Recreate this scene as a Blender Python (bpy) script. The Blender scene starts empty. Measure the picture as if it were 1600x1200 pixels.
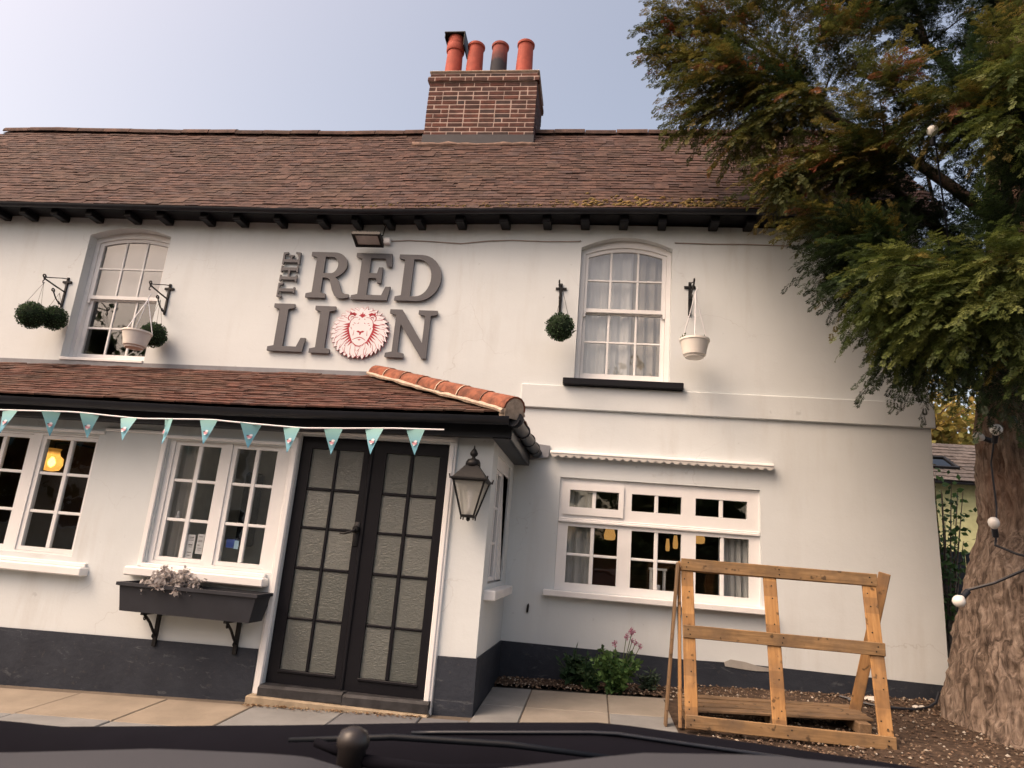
import bpy, math, random
import numpy as np
from mathutils import Matrix, Vector
from mathutils.geometry import tessellate_polygon

random.seed(7)
rng = np.random.default_rng(7)
scene = bpy.context.scene
col = scene.collection
R = math.radians

# ------------------------------------------------------------------ camera
cam_d = bpy.data.cameras.new('camera')
cam = bpy.data.objects.new('camera', cam_d)
col.objects.link(cam)
cam_d.sensor_width = 36.0
cam_d.lens = 36.0 * 1058.0 / 1600.0
cam_d.clip_start = 0.05
cam_d.clip_end = 3000.0
PITCH, YAW, ROLL = R(13.987), R(7.70), R(4.684)
fwd = Vector((-math.sin(YAW) * math.cos(PITCH), math.cos(YAW) * math.cos(PITCH), math.sin(PITCH)))
rgt0 = Vector((math.cos(YAW), math.sin(YAW), 0))
up0 = rgt0.cross(fwd)
rgt = math.cos(ROLL) * rgt0 + math.sin(ROLL) * up0
upv = -math.sin(ROLL) * rgt0 + math.cos(ROLL) * up0
CAM = Vector((0.0, -7.0, 1.35))
cam.matrix_world = Matrix(((rgt.x, upv.x, -fwd.x, CAM.x), (rgt.y, upv.y, -fwd.y, CAM.y),
                           (rgt.z, upv.z, -fwd.z, CAM.z), (0, 0, 0, 1)))
cam_d.dof.use_dof = True
cam_d.dof.focus_distance = 7.0
cam_d.dof.aperture_fstop = 11.0
scene.camera = cam

# ------------------------------------------------------------------ sky and sun
SUN_AZ, SUN_EL = R(-126), R(52)        # azimuth from +Y towards +X: soft evening light over the viewer's left shoulder
world = bpy.data.worlds.new('World')
scene.world = world
world.use_nodes = True
wn, wl = world.node_tree.nodes, world.node_tree.links
wn.clear()
sky = wn.new('ShaderNodeTexSky')
sky.sky_type = 'NISHITA'
sky.sun_disc = False
sky.sun_elevation = SUN_EL
sky.sun_rotation = SUN_AZ
sky.air_density = 1.0
sky.dust_density = 5.5
sky.ozone_density = 1.0
bg = wn.new('ShaderNodeBackground')
bg.inputs['Strength'].default_value = 0.15
wo = wn.new('ShaderNodeOutputWorld')
tint = wn.new('ShaderNodeMix')            # the camera's warm white balance, even over the whole sky
tint.data_type = 'RGBA'
tint.blend_type = 'MULTIPLY'
tint.inputs[0].default_value = 1.0
tint.inputs[7].default_value = (1.28, 1.035, .825, 1.0)
wl.new(sky.outputs[0], tint.inputs[6])
wl.new(tint.outputs[2], bg.inputs['Color'])
wl.new(bg.outputs[0], wo.inputs['Surface'])
sd = bpy.data.lights.new('sun', 'SUN')
sd.energy = 0.5
sd.angle = R(42)
sd.color = (1.0, 0.995, 0.975)
sun = bpy.data.objects.new('sun', sd)
col.objects.link(sun)
sdir = Vector((math.sin(SUN_AZ) * math.cos(SUN_EL), math.cos(SUN_AZ) * math.cos(SUN_EL), math.sin(SUN_EL)))
sun.rotation_euler = sdir.to_track_quat('Z', 'Y').to_euler()
sun.location = sdir * 40
scene.view_settings.view_transform = 'Standard'
scene.view_settings.look = 'None'
scene.view_settings.exposure = 1.06
scene.view_settings.gamma = 1.0
scene.cycles.use_denoising = True
scene.cycles.max_bounces = 8
scene.cycles.transparent_max_bounces = 16
scene.cycles.caustics_reflective = False
scene.cycles.caustics_refractive = False

# ------------------------------------------------------------------ helpers
WM = {}


def gz(x, y):
    x = max(-9.0, min(6.0, x)); y = max(-9.0, min(1.5, y))
    return 0.186 + 0.04 * (x + 0.84) + 0.033 * y


def place(o, parent=None, M=None):
    M = M if M is not None else Matrix.Identity(4)
    WM[o.name] = M.copy()
    if parent is not None:
        o.parent = parent
        o.matrix_parent_inverse = WM[parent.name].inverted()
    o.matrix_basis = M
    return o


def thing(name, label, cat, loc=(0, 0, 0), group=None):
    o = bpy.data.objects.new(name, None)
    o.empty_display_size = 0.1
    col.objects.link(o)
    place(o, None, Matrix.Translation(loc))
    return tag(o, label, cat, group)


def tag(o, label=None, cat=None, group=None, kind=None):
    if label: o['label'] = label
    if cat: o['category'] = cat
    if group: o['group'] = group
    if kind: o['kind'] = kind
    return o


class MB:
    """collects geometry for ONE mesh object"""

    def __init__(s):
        s.v = []; s.f = []; s.c = []; s.cc = (0.5, 0.5, 0.5)

    def add(s, vs, fs):
        n = len(s.v)
        s.v.extend(tuple(p) for p in vs)
        s.f.extend(tuple(n + i for i in q) for q in fs)
        s.c.extend([s.cc] * len(fs))
        return s

    def box(s, x0, x1, y0, y1, z0, z1, M=None, c=0.0):
        if c <= 0:
            vs = [Vector(p) for p in ((x0, y0, z0), (x1, y0, z0), (x1, y1, z0), (x0, y1, z0),
                                      (x0, y0, z1), (x1, y0, z1), (x1, y1, z1), (x0, y1, z1))]
            fs = [(3, 2, 1, 0), (4, 5, 6, 7), (0, 1, 5, 4), (1, 2, 6, 5), (2, 3, 7, 6), (3, 0, 4, 7)]
        else:
            c = min(c, (x1 - x0) * .45, (y1 - y0) * .45, (z1 - z0) * .45)
            vs = []
            idx = {}
            for ix, X in enumerate((x0, x1)):
                for iy, Y in enumerate((y0, y1)):
                    for iz, Z in enumerate((z0, z1)):
                        dx = c if ix == 0 else -c; dy = c if iy == 0 else -c; dz = c if iz == 0 else -c
                        for k, p in enumerate(((X, Y + dy, Z + dz), (X + dx, Y, Z + dz), (X + dx, Y + dy, Z))):
                            idx[(ix, iy, iz, k)] = len(vs); vs.append(Vector(p))
            fs = []
            q = ((0, 0), (1, 0), (1, 1), (0, 1))
            for i in (0, 1):
                for k in range(3):
                    loop = []
                    for a, b in q:
                        key = [a, b]; key.insert(k, i)
                        loop.append(idx[tuple(key) + (k,)])
                    flip = (i == 0) != (k == 1)
                    fs.append(tuple(loop[::-1]) if flip else tuple(loop))
            for a in (0, 1):
                for b in (0, 1):
                    # edges along x, y, z
                    fs.append((idx[(0, a, b, 1)], idx[(1, a, b, 1)], idx[(1, a, b, 2)], idx[(0, a, b, 2)]))
                    fs.append((idx[(a, 0, b, 0)], idx[(a, 1, b, 0)], idx[(a, 1, b, 2)], idx[(a, 0, b, 2)]))
                    fs.append((idx[(a, b, 0, 0)], idx[(a, b, 1, 0)], idx[(a, b, 1, 1)], idx[(a, b, 0, 1)]))
            for ix in (0, 1):
                for iy in (0, 1):
                    for iz in (0, 1):
                        fs.append((idx[(ix, iy, iz, 0)], idx[(ix, iy, iz, 1)], idx[(ix, iy, iz, 2)]))
        if M is not None: vs = [M @ p for p in vs]
        return s.add(vs, fs)

    def prism(s, outer, holes, y0, y1, M=None):
        """2D (x,z) polygon with holes, as a slab between y0 (front) and y1"""
        loops = [[Vector((p[0], p[1], 0)) for p in outer]] + [[Vector((p[0], p[1], 0)) for p in h] for h in holes]
        tris = tessellate_polygon(loops)
        flat = [p for l in loops for p in l]
        n = len(flat)
        vs = [Vector((p.x, y0, p.y)) for p in flat] + [Vector((p.x, y1, p.y)) for p in flat]
        fs = []
        for a, b, c in tris:
            A, B, Cc = flat[a], flat[b], flat[c]
            cr = (B.x - A.x) * (Cc.y - A.y) - (B.y - A.y) * (Cc.x - A.x)
            if abs(cr) < 1e-12: continue
            if cr < 0: b, c = c, b
            fs.append((a, b, c)); fs.append((n + a, n + c, n + b))
        k = 0
        for l in loops:
            m = len(l)
            area = sum(l[i].x * l[(i + 1) % m].y - l[(i + 1) % m].x * l[i].y for i in range(m))
            isout = l is loops[0]
            for i in range(m):
                a, b = k + i, k + (i + 1) % m
                if (area > 0) == isout: fs.append((a, n + a, n + b, b))
                else: fs.append((a, b, n + b, n + a))
            k += m
        if M is not None: vs = [M @ p for p in vs]
        return s.add(vs, fs)

    def tube(s, pts, r, n=8, caps=True):
        pts = [Vector(p) for p in pts]
        rs = r if isinstance(r, (list, tuple)) else [r] * len(pts)
        T = []
        for i in range(len(pts)):
            a = pts[max(0, i - 1)]; b = pts[min(len(pts) - 1, i + 1)]
            T.append((b - a).normalized())
        ref = Vector((0, 0, 1)) if abs(T[0].z) < .9 else Vector((1, 0, 0))
        U = T[0].cross(ref).normalized()
        vs = []
        for i, p in enumerate(pts):
            U = (U - T[i] * U.dot(T[i])).normalized()
            V = T[i].cross(U)
            for k in range(n):
                a = 2 * math.pi * k / n
                vs.append(p + (U * math.cos(a) + V * math.sin(a)) * rs[i])
        fs = []
        for i in range(len(pts) - 1):
            for k in range(n):
                k2 = (k + 1) % n
                fs.append((i * n + k, i * n + k2, (i + 1) * n + k2, (i + 1) * n + k))
        if caps:
            fs.append(tuple(range(n - 1, -1, -1)))
            fs.append(tuple((len(pts) - 1) * n + k for k in range(n)))
        return s.add(vs, fs)

    def lathe(s, prof, c=(0, 0, 0), n=24, M=None, phase=0.0):
        """prof: list of (radius, z)"""
        c = Vector(c)
        vs = []
        for r_, z in prof:
            for k in range(n):
                a = 2 * math.pi * k / n + phase
                vs.append(Vector((r_ * math.cos(a), r_ * math.sin(a), z)) + c)
        fs = []
        for i in range(len(prof) - 1):
            for k in range(n):
                k2 = (k + 1) % n
                fs.append((i * n + k, i * n + k2, (i + 1) * n + k2, (i + 1) * n + k))
        fs.append(tuple(range(n - 1, -1, -1)))
        fs.append(tuple((len(prof) - 1) * n + k for k in range(n)))
        if M is not None: vs = [M @ p for p in vs]
        return s.add(vs, fs)

    def mesh(s, name, smooth=False):
        m = bpy.data.meshes.new(name)
        m.from_pydata([tuple(p) for p in s.v], [], s.f)
        if smooth:
            m.polygons.foreach_set('use_smooth', [True] * len(m.polygons))
        return m

    def build(s, name, material, parent=None, smooth=False, M=None, colors=False, auto=None):
        m = s.mesh(name, smooth)
        m.materials.append(material)
        if colors:
            at = m.attributes.new('tint', 'FLOAT_COLOR', 'CORNER')
            buf = []
            for f, c in zip(m.polygons, s.c):
                buf.extend((c[0], c[1], c[2], 1.0) * f.loop_total)
            at.data.foreach_set('color', buf)
        o = bpy.data.objects.new(name, m)
        col.objects.link(o)
        place(o, parent, M)
        if auto:
            m.polygons.foreach_set('use_smooth', [True] * len(m.polygons))
            try: m.set_sharp_from_angle(angle=R(auto))
            except Exception: pass
        return o


def inst(mesh, name, parent, M):
    o = bpy.data.objects.new(name, mesh)
    col.objects.link(o)
    return place(o, parent, M)


def np_object(name, V, F, material, parent=None, tint=None, smooth=False):
    """fast mesh from numpy: F is (n,3) or (n,4); tint per face (n,3)"""
    m = bpy.data.meshes.new(name)
    k = F.shape[1]
    m.vertices.add(len(V)); m.vertices.foreach_set('co', V.astype(np.float32).ravel())
    m.loops.add(F.size); m.loops.foreach_set('vertex_index', F.astype(np.int32).ravel())
    m.polygons.add(len(F)); m.polygons.foreach_set('loop_start', np.arange(0, F.size, k, dtype=np.int32))
    m.update(calc_edges=True)
    m.polygons.foreach_set('use_smooth', np.full(len(F), bool(smooth)))
    if tint is not None:
        at = m.attributes.new('tint', 'FLOAT_COLOR', 'CORNER')
        c = np.ones((len(F), k, 4), dtype=np.float32); c[:, :, :3] = tint[:, None, :]
        at.data.foreach_set('color', c.ravel())
    m.materials.append(material)
    o = bpy.data.objects.new(name, m)
    col.objects.link(o)
    return place(o, parent)


# ------------------------------------------------------------------ materials
class NT:
    def __init__(s, name):
        s.m = bpy.data.materials.new(name); s.m.use_nodes = True
        s.n = s.m.node_tree.nodes; s.l = s.m.node_tree.links
        s.b = s.n['Principled BSDF']; s.out = s.n['Material Output']

    def new(s, t, **kw):
        n = s.n.new(t)
        for k, v in kw.items():
            if k.startswith('i_'): n.inputs[k[2:].replace('_', ' ')].default_value = v
            else: setattr(n, k, v)
        return n

    def link(s, a, b): s.l.new(a, b)

    def coord(s, kind='world', scale=(1, 1, 1)):
        mp = s.new('ShaderNodeMapping'); mp.inputs['Scale'].default_value = scale
        if kind == 'world': s.link(s.new('ShaderNodeNewGeometry').outputs['Position'], mp.inputs['Vector'])
        else: s.link(s.new('ShaderNodeTexCoord').outputs['Object'], mp.inputs['Vector'])
        return mp.outputs['Vector']

    def noise(s, vec, scale, detail=5, rough=.6, dist=0.0):
        n = s.new('ShaderNodeTexNoise', i_Scale=scale, i_Detail=detail, i_Roughness=rough, i_Distortion=dist)
        s.link(vec, n.inputs['Vector']); return n.outputs['Fac']

    def ramp(s, fac, stops):
        n = s.new('ShaderNodeValToRGB'); e = n.color_ramp.elements
        while len(e) < len(stops): e.new(0.5)
        for el, (p, c) in zip(e, stops):
            el.position = p; el.color = (c[0], c[1], c[2], 1) if not isinstance(c, (int, float)) else (c, c, c, 1)
        s.link(fac, n.inputs['Fac']); return n.outputs['Color']

    def mix(s, fac, a, b, mode='MIX'):
        n = s.new('ShaderNodeMix', data_type='RGBA', blend_type=mode)
        for sock, v in ((n.inputs[0], fac), (n.inputs[6], a), (n.inputs[7], b)):
            if hasattr(v, 'is_linked'): s.link(v, sock)
            elif isinstance(v, (int, float)): sock.default_value = v
            else: sock.default_value = (v[0], v[1], v[2], 1)
        return n.outputs[2]

    def math(s, op, a, b=0.0):
        n = s.new('ShaderNodeMath', operation=op)
        for sock, v in ((n.inputs[0], a), (n.inputs[1], b)):
            if hasattr(v, 'is_linked'): s.link(v, sock)
            else: sock.default_value = v
        return n.outputs[0]

    def bump(s, h, strength=.3, dist=.01, prev=None):
        n = s.new('ShaderNodeBump', i_Strength=strength, i_Distance=dist)
        s.link(h, n.inputs['Height'])
        if prev is not None: s.link(prev, n.inputs['Normal'])
        s.link(n.outputs[0], s.b.inputs['Normal']); return n.outputs[0]

    def base(s, c, rough=.6, spec=.4, metal=0.0):
        i = s.b.inputs['Base Color']
        if hasattr(c, 'is_linked'): s.link(c, i)
        else: i.default_value = (c[0], c[1], c[2], 1)
        if hasattr(rough, 'is_linked'): s.link(rough, s.b.inputs['Roughness'])
        else: s.b.inputs['Roughness'].default_value = rough
        s.b.inputs['Specular IOR Level'].default_value = spec
        s.b.inputs['Metallic'].default_value = metal
        return s


def plain(name, c, rough=.5, spec=.4, metal=0.0, var=.15, scale=6, bump=.1, bs=40, bd=.004):
    t = NT(name); v = t.coord('world')
    n = t.noise(v, scale)
    dark = tuple(x * (1 - var) for x in c); lite = tuple(min(1, x * (1 + var)) for x in c)
    t.base(t.ramp(n, [(.3, dark), (.7, lite)]), rough, spec, metal)
    if bump: t.bump(t.noise(v, bs, 4), bump, bd)
    return t.m


MAT = {}


def wall_mat(name, c, dirt):
    t = NT(name); v = t.coord('world')
    big = t.noise(v, .9, 6, .6)
    a = t.ramp(big, [(.32, tuple(x * .95 for x in c)), (.68, c)])
    st = t.noise(t.coord('world', (2.2, 2.2, .35)), 2.0, 6, .65)
    pm = t.ramp(t.noise(v, .45, 3), [(.42, .15), (.62, 1.0)])
    a = t.mix(t.math('MULTIPLY', t.math('MULTIPLY', t.ramp(st, [(.50, 0.0), (.78, 1.0)]), pm), .55), a, dirt)
    sp = t.noise(v, 11, 3, .5)
    a = t.mix(t.math('MULTIPLY', t.ramp(sp, [(.70, 0.0), (.76, 1.0)]), .35), a, tuple(x * .55 for x in c))
    # hairline cracks, only in places
    wv = t.new('ShaderNodeVectorMath', operation='ADD')
    nz = t.new('ShaderNodeTexNoise', i_Scale=2.5, i_Detail=6.0)
    t.link(v, nz.inputs['Vector'])
    sc = t.new('ShaderNodeVectorMath', operation='SCALE'); sc.inputs['Scale'].default_value = .55
    t.link(nz.outputs['Color'], sc.inputs[0]); t.link(v, wv.inputs[0]); t.link(sc.outputs[0], wv.inputs[1])
    vo = t.new('ShaderNodeTexVoronoi', feature='DISTANCE_TO_EDGE', i_Scale=.75)
    t.link(wv.outputs[0], vo.inputs['Vector'])
    line = t.ramp(vo.outputs['Distance'], [(.0, 1.0), (.0035, 0.0)])
    where = t.ramp(t.noise(v, .55, 2), [(.50, 0.0), (.60, 1.0)])
    cr = t.math('MULTIPLY', line, where)
    a = t.mix(t.math('MULTIPLY', cr, .30), a, (.30, .28, .26))
    t.base(a, .72, .25)
    b1 = t.bump(t.noise(v, 2.2, 3, .5), .35, .03)
    b2 = t.bump(t.noise(v, 45, 5, .6), .25, .004, b1)
    t.bump(cr, -.4, .004, b2)
    return t.m


MAT['wall'] = wall_mat('white_render', (.635, .678, .695), (.45, .44, .415))


def plinth_mat():
    t = NT('navy_plinth_paint'); v = t.coord('world')
    a = t.ramp(t.noise(v, 2.2, 6, .65), [(.3, (.016, .020, .030)), (.7, (.034, .041, .056))])
    sc_ = t.noise(t.coord('world', (1, 1, 3.5)), 3.5, 7, .75, 1.5)
    a = t.mix(t.math('MULTIPLY', t.ramp(sc_, [(.60, 0.0), (.66, 1.0), (.70, 0.0)]), .35), a, (.16, .17, .18))
    sx = t.new('ShaderNodeSeparateXYZ'); t.link(v, sx.inputs[0])
    sp = t.noise(v, 18, 5, .7)
    a = t.mix(t.math('MULTIPLY', t.ramp(sp, [(.60, 0.0), (.70, 1.0)]), .3), a, (.10, .09, .08))
    t.base(a, .65, .25); t.bump(t.noise(v, 12, 6, .7), .5, .015)
    return t.m


MAT['plinth'] = plinth_mat()


def paint(name, c, flake, spec=.4):
    t = NT(name); v = t.coord('world')
    n = t.noise(v, 5, 5)
    a = t.ramp(n, [(.3, tuple(x * .93 for x in c)), (.7, c)])
    f = t.noise(v, 38, 5, .7)
    fl = t.ramp(f, [(.70, 0.0), (.73, 1.0)])
    a = t.mix(t.math('MULTIPLY', fl, .7), a, flake)
    t.base(a, .42, spec)
    t.bump(t.math('SUBTRACT', t.noise(v, 60, 4), fl), .2, .003)
    return t.m


MAT['white_paint'] = paint('white_window_paint', (.80, .80, .80), (.42, .38, .33))
MAT['black_paint'] = paint('black_door_paint', (.008, .008, .011), (.07, .07, .07), .2)
MAT['black_plastic'] = plain('black_gutter', (.010, .012, .018), .42, .35, var=.3, bump=.1)
MAT['iron'] = plain('black_iron', (.009, .009, .010), .5, .25, var=.4, bump=.3, bs=80)
MAT['lead'] = plain('lead_flashing', (.20, .21, .235), .55, .4, var=.2, scale=4, bump=.3, bs=9, bd=.01)
MAT['mortar'] = plain('lime_mortar', (.44, .36, .29), .9, .1, var=.25, scale=20, bump=.6, bs=60, bd=.01)
MAT['pink_mortar'] = plain('brick_mortar', (.40, .31, .275), .9, .1, var=.2, scale=9, bump=.5, bs=60, bd=.006)
MAT['sign_grey'] = plain('sign_letter_grey', (.085, .085, .095), .45, .4, var=.06, bump=.05)
MAT['red_print'] = plain('red_print', (.36, .022, .04), .5, .3, var=.05, bump=0)
MAT['sign_white'] = plain('sign_white', (.72, .72, .76), .45, .3, var=.03, bump=0)
MAT['dark'] = plain('dark_void', (.012, .011, .010), .9, .1, bump=0)


def tile_mat(name, stops, moss, lichen=.25):
    t = NT(name); v = t.coord('world')
    oi = t.new('ShaderNodeObjectInfo')
    at = t.new('ShaderNodeAttribute', attribute_name='tint')
    rnd = t.math('FRACT', t.math('ADD', oi.outputs['Random'], at.outputs['Fac']))
    a = t.ramp(rnd, stops)
    n = t.noise(v, 1.1, 6, .65)
    a = t.mix(t.math('MULTIPLY', t.ramp(n, [(.45, 0.0), (.7, 1.0)]), .55), a, moss)
    n2 = t.noise(v, 26, 5, .7)
    a = t.mix(t.math('MULTIPLY', t.ramp(n2, [(.58, 0.0), (.72, 1.0)]), lichen), a, (.30, .24, .17))
    n3 = t.noise(v, 9, 4, .7)
    a = t.mix(t.math('MULTIPLY', t.ramp(n3, [(.38, 1.0), (.62, 0.0)]), .6), a, (.022, .016, .015))
    t.base(a, .85, .2)
    t.bump(t.noise(v, 70, 5, .7), .5, .006)
    return t.m


MAT['tile'] = tile_mat('old_roof_tile', [(0, (.060, .035, .031)), (.35, (.088, .050, .042)), (.7, (.118, .068, .055)), (1, (.085, .058, .057))], (.085, .062, .045))
MAT['porch_tile'] = tile_mat('porch_roof_tile', [(0, (.10, .046, .036)), (.4, (.14, .062, .047)), (.75, (.13, .07, .055)), (1, (.085, .05, .045))], (.10, .07, .046), .35)
MAT['hip_tile'] = tile_mat('orange_hip_tile', [(0, (.24, .082, .05)), (1, (.31, .11, .065))], (.19, .10, .065), .3)
MAT['slate'] = tile_mat('grey_slate', [(0, (.085, .08, .078)), (1, (.14, .125, .12))], (.11, .09, .08), .15)
MAT['brick'] = tile_mat('red_brick', [(0, (.062, .030, .028)), (.3, (.105, .042, .035)), (.6, (.145, .055, .042)), (.85, (.09, .05, .048)), (1, (.04, .033, .036))], (.10, .055, .045), .12)
MAT['terracotta'] = plain('terracotta_pot', (.33, .075, .052), .7, .2, var=.2, scale=9, bump=.2)


def sooty():
    t = NT('sooty_pot'); v = t.coord('world')
    sx = t.new('ShaderNodeSeparateXYZ'); t.link(v, sx.inputs[0])
    f = t.math('ADD', sx.outputs['Z'], t.math('MULTIPLY', t.noise(v, 9), .25))
    mr = t.new('ShaderNodeMapRange'); mr.inputs[1].default_value = 8.75; mr.inputs[2].default_value = 9.0
    t.link(f, mr.inputs[0])
    t.base(t.mix(mr.outputs[0], (.035, .036, .045), (.26, .08, .065)), .8, .2)
    return t.m


MAT['sooty'] = sooty()


def glass(name, tint=(1, 1, 1), refl=1.0, wob=.02):
    t = NT(name); t.n.remove(t.b)
    tr = t.new('ShaderNodeBsdfTransparent'); tr.inputs[0].default_value = (*tint, 1)
    gl = t.new('ShaderNodeBsdfGlossy'); gl.inputs['Roughness'].default_value = .015
    ge = t.new('ShaderNodeNewGeometry'); dt = t.new('ShaderNodeVectorMath', operation='DOT_PRODUCT')
    t.link(ge.outputs['Incoming'], dt.inputs[0]); t.link(ge.outputs['Normal'], dt.inputs[1])
    one = t.math('SUBTRACT', 1.0, t.math('ABSOLUTE', dt.outputs['Value']))
    fac = t.math('ADD', .045 * refl, t.math('MULTIPLY', t.math('POWER', one, 5.0), .95))     # reflection of one glass face
    v = t.coord('world')
    bp = t.new('ShaderNodeBump', i_Strength=wob, i_Distance=.03)
    t.link(t.noise(v, 3.5, 2), bp.inputs['Height'])
    t.link(bp.outputs[0], gl.inputs['Normal'])
    mx = t.new('ShaderNodeMixShader')
    t.link(fac, mx.inputs[0])
    t.link(tr.outputs[0], mx.inputs[1]); t.link(gl.outputs[0], mx.inputs[2])
    t.link(mx.outputs[0], t.out.inputs['Surface'])
    return t.m


MAT['glass'] = glass('window_glass', (.93, .94, .935), 1.8, .05)


def obscure():
    t = NT('obscured_glass')
    oi = t.new('ShaderNodeObjectInfo')
    a = t.ramp(oi.outputs['Random'], [(0, (.10, .112, .104)), (.5, (.145, .156, .146)), (1, (.20, .212, .20))])
    t.base(a, .16, .65)
    w = t.new('ShaderNodeTexNoise', i_Scale=42.0, i_Detail=2.0, i_Distortion=.8)
    t.link(t.coord('world', (1, 1, 2.2)), w.inputs['Vector'])
    t.bump(w.outputs['Fac'], .46, .018)
    tl = t.new('ShaderNodeBsdfTranslucent'); tl.inputs[0].default_value = (.80, .82, .80, 1)
    mx = t.new('ShaderNodeMixShader'); mx.inputs[0].default_value = .30
    t.link(t.b.outputs[0], mx.inputs[1]); t.link(tl.outputs[0], mx.inputs[2]); t.link(mx.outputs[0], t.out.inputs['Surface'])
    return t.m


MAT['obscure'] = obscure()


def emit(name, c, s):
    t = NT(name)
    t.b.inputs['Base Color'].default_value = (*c, 1)
    t.b.inputs['Emission Color'].default_value = (*c, 1)
    t.b.inputs['Emission Strength'].default_value = s
    return t.m


MAT['lamp'] = emit('lit_lamp_glass', (1.0, .50, .14), .28)
MAT['bulb_lit'] = emit('lit_bulb', (1.0, .75, .40), 9.0)


def wood(name, a, b, knot, bands=False):
    t = NT(name)
    oi = t.new('ShaderNodeObjectInfo')
    mp = t.new('ShaderNodeMapping'); mp.inputs['Scale'].default_value = (1.2, 14, 14)
    ad = t.new('ShaderNodeVectorMath', operation='ADD')
    cm = t.new('ShaderNodeCombineXYZ')
    for k in range(3): t.link(t.math('MULTIPLY', oi.outputs['Random'], 17.0 + 5 * k), cm.inputs[k])
    t.link(t.new('ShaderNodeTexCoord').outputs['Object'], ad.inputs[0]); t.link(cm.outputs[0], ad.inputs[1])
    t.link(ad.outputs[0], mp.inputs['Vector'])
    g = t.noise(mp.outputs[0], 2.2, 7, .65, .6)
    c = t.ramp(g, [(.25, tuple(x * .62 for x in a)), (.5, a), (.75, b)])
    st = t.noise(ad.outputs[0], 3.6, 4, .6)
    c = t.mix(t.math('MULTIPLY', t.ramp(st, [(.48, 0.0), (.66, 1.0)]), .70), c, knot)
    k = t.noise(ad.outputs[0], 15, 2, .5)
    c = t.mix(t.math('MULTIPLY', t.ramp(k, [(.64, 0.0), (.70, 1.0)]), .8), c, tuple(x * .45 for x in knot))
    if bands:      # darker rectangles where the deck boards used to cross
        sp = t.new('ShaderNodeSeparateXYZ'); t.link(t.new('ShaderNodeTexCoord').outputs['Object'], sp.inputs[0])
        fr_ = t.math('FRACT', t.math('ADD', t.math('MULTIPLY', sp.outputs['X'], 3.1), t.math('MULTIPLY', oi.outputs['Random'], .6)))
        bd = t.ramp(fr_, [(.30, 0.0), (.32, 1.0), (.66, 1.0), (.68, 0.0)])
        c = t.mix(t.math('MULTIPLY', bd, .45), c, tuple(x * .9 for x in knot))
    dk = t.noise(ad.outputs[0], 1.7, 5, .7)
    c = t.mix(t.math('MULTIPLY', t.ramp(dk, [(.50, 0.0), (.66, 1.0)]), .5), c, (.12, .095, .075))
    t.base(c, .8, .15)
    t.bump(g, .45, .008)
    return t.m


MAT['pallet'] = wood('pallet_wood', (.36, .20, .085), (.46, .275, .125), (.16, .105, .062))
MAT['upright'] = wood('pallet_upright_wood', (.38, .21, .085), (.48, .285, .125), (.17, .10, .055), True)
MAT['rail'] = wood('pallet_rail_wood', (.27, .17, .085), (.37, .24, .125), (.13, .09, .06))
MAT['old_wood'] = wood('weathered_wood', (.20, .13, .075), (.28, .19, .11), (.10, .07, .045))


def tint_mat(name, rough=.6, spec=.3, trans=0.0, bump=0):
    t = NT(name)
    at = t.new('ShaderNodeAttribute', attribute_name='tint')
    t.base(at.outputs['Color'], rough, spec)
    if trans:
        tl = t.new('ShaderNodeBsdfTranslucent'); mx = t.new('ShaderNodeMixShader'); mx.inputs[0].default_value = trans
        t.link(at.outputs['Color'], tl.inputs[0]); t.link(t.b.outputs[0], mx.inputs[1]); t.link(tl.outputs[0], mx.inputs[2])
        t.link(mx.outputs[0], t.out.inputs['Surface'])
    if bump: t.bump(t.noise(t.coord('world'), 60, 4), bump, .006)
    return t.m


MAT['tint'] = tint_mat('stone_tint', .8, .2)
MAT['leaf'] = tint_mat('leaf_tint', .55, .3, .35)

# ================================================================== SETTING: ground
def grid_ground():
    xs = np.r_[-600, -200, -60, -25, np.linspace(-12, 9, 43), 20, 60, 200, 600]
    ys = np.r_[-600, -200, -60, -25, np.linspace(-11, 2, 27), 8, 25, 60, 200, 600]
    V = np.array([(x, y, gz(x, y) - .03) for y in ys for x in xs]); nx = len(xs)
    F = np.array([(j * nx + i, j * nx + i + 1, (j + 1) * nx + i + 1, (j + 1) * nx + i)
                  for j in range(len(ys) - 1) for i in range(nx - 1)])
    t = NT('asphalt'); v = t.coord('world')
    n = t.noise(v, 120, 4, .7)
    a = t.ramp(n, [(.35, (.035, .035, .037)), (.65, (.075, .073, .07))])
    t.base(t.mix(t.math('MULTIPLY', t.noise(v, .7), .35), a, (.09, .085, .078)), .85, .25)
    t.bump(n, .5, .006)
    g = np_object('ground', V, F, t.m, smooth=True)
    tag(g, 'dark asphalt ground of the forecourt', kind='structure')
    return g


ground = grid_ground()

# paved strip in front of the porch and the right wall: every slab its own piece
pav = MB()
pav.add([(x, y, gz(x, y) - .012) for x, y in ((-7.2, -4.2), (.80, -4.2), (.80, -.43), (-.84, -.43), (-.84, -1.2), (-7.2, -1.2))], [(0, 1, 2, 3, 4, 5)])
pavement = tag(pav.build('pavement', plain('pavement_bed', (.13, .11, .09), .95, .1, var=.3, bump=.5)), 'bedding between the paving slabs', kind='structure')


def slab_mat(name, c):
    t = NT(name); v = t.coord('world')
    a = t.ramp(t.noise(v, 3.2, 6, .6), [(.3, tuple(x * .80 for x in c)), (.7, tuple(min(1, x * 1.1) for x in c))])
    s_ = t.noise(v, 55, 5, .7)
    a = t.mix(t.math('MULTIPLY', t.ramp(s_, [(.55, 0.0), (.75, 1.0)]), .35), a, tuple(x * .5 for x in c))
    t.base(a, .8, .25)
    t.bump(s_, .25, .004)
    return t.m


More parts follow.
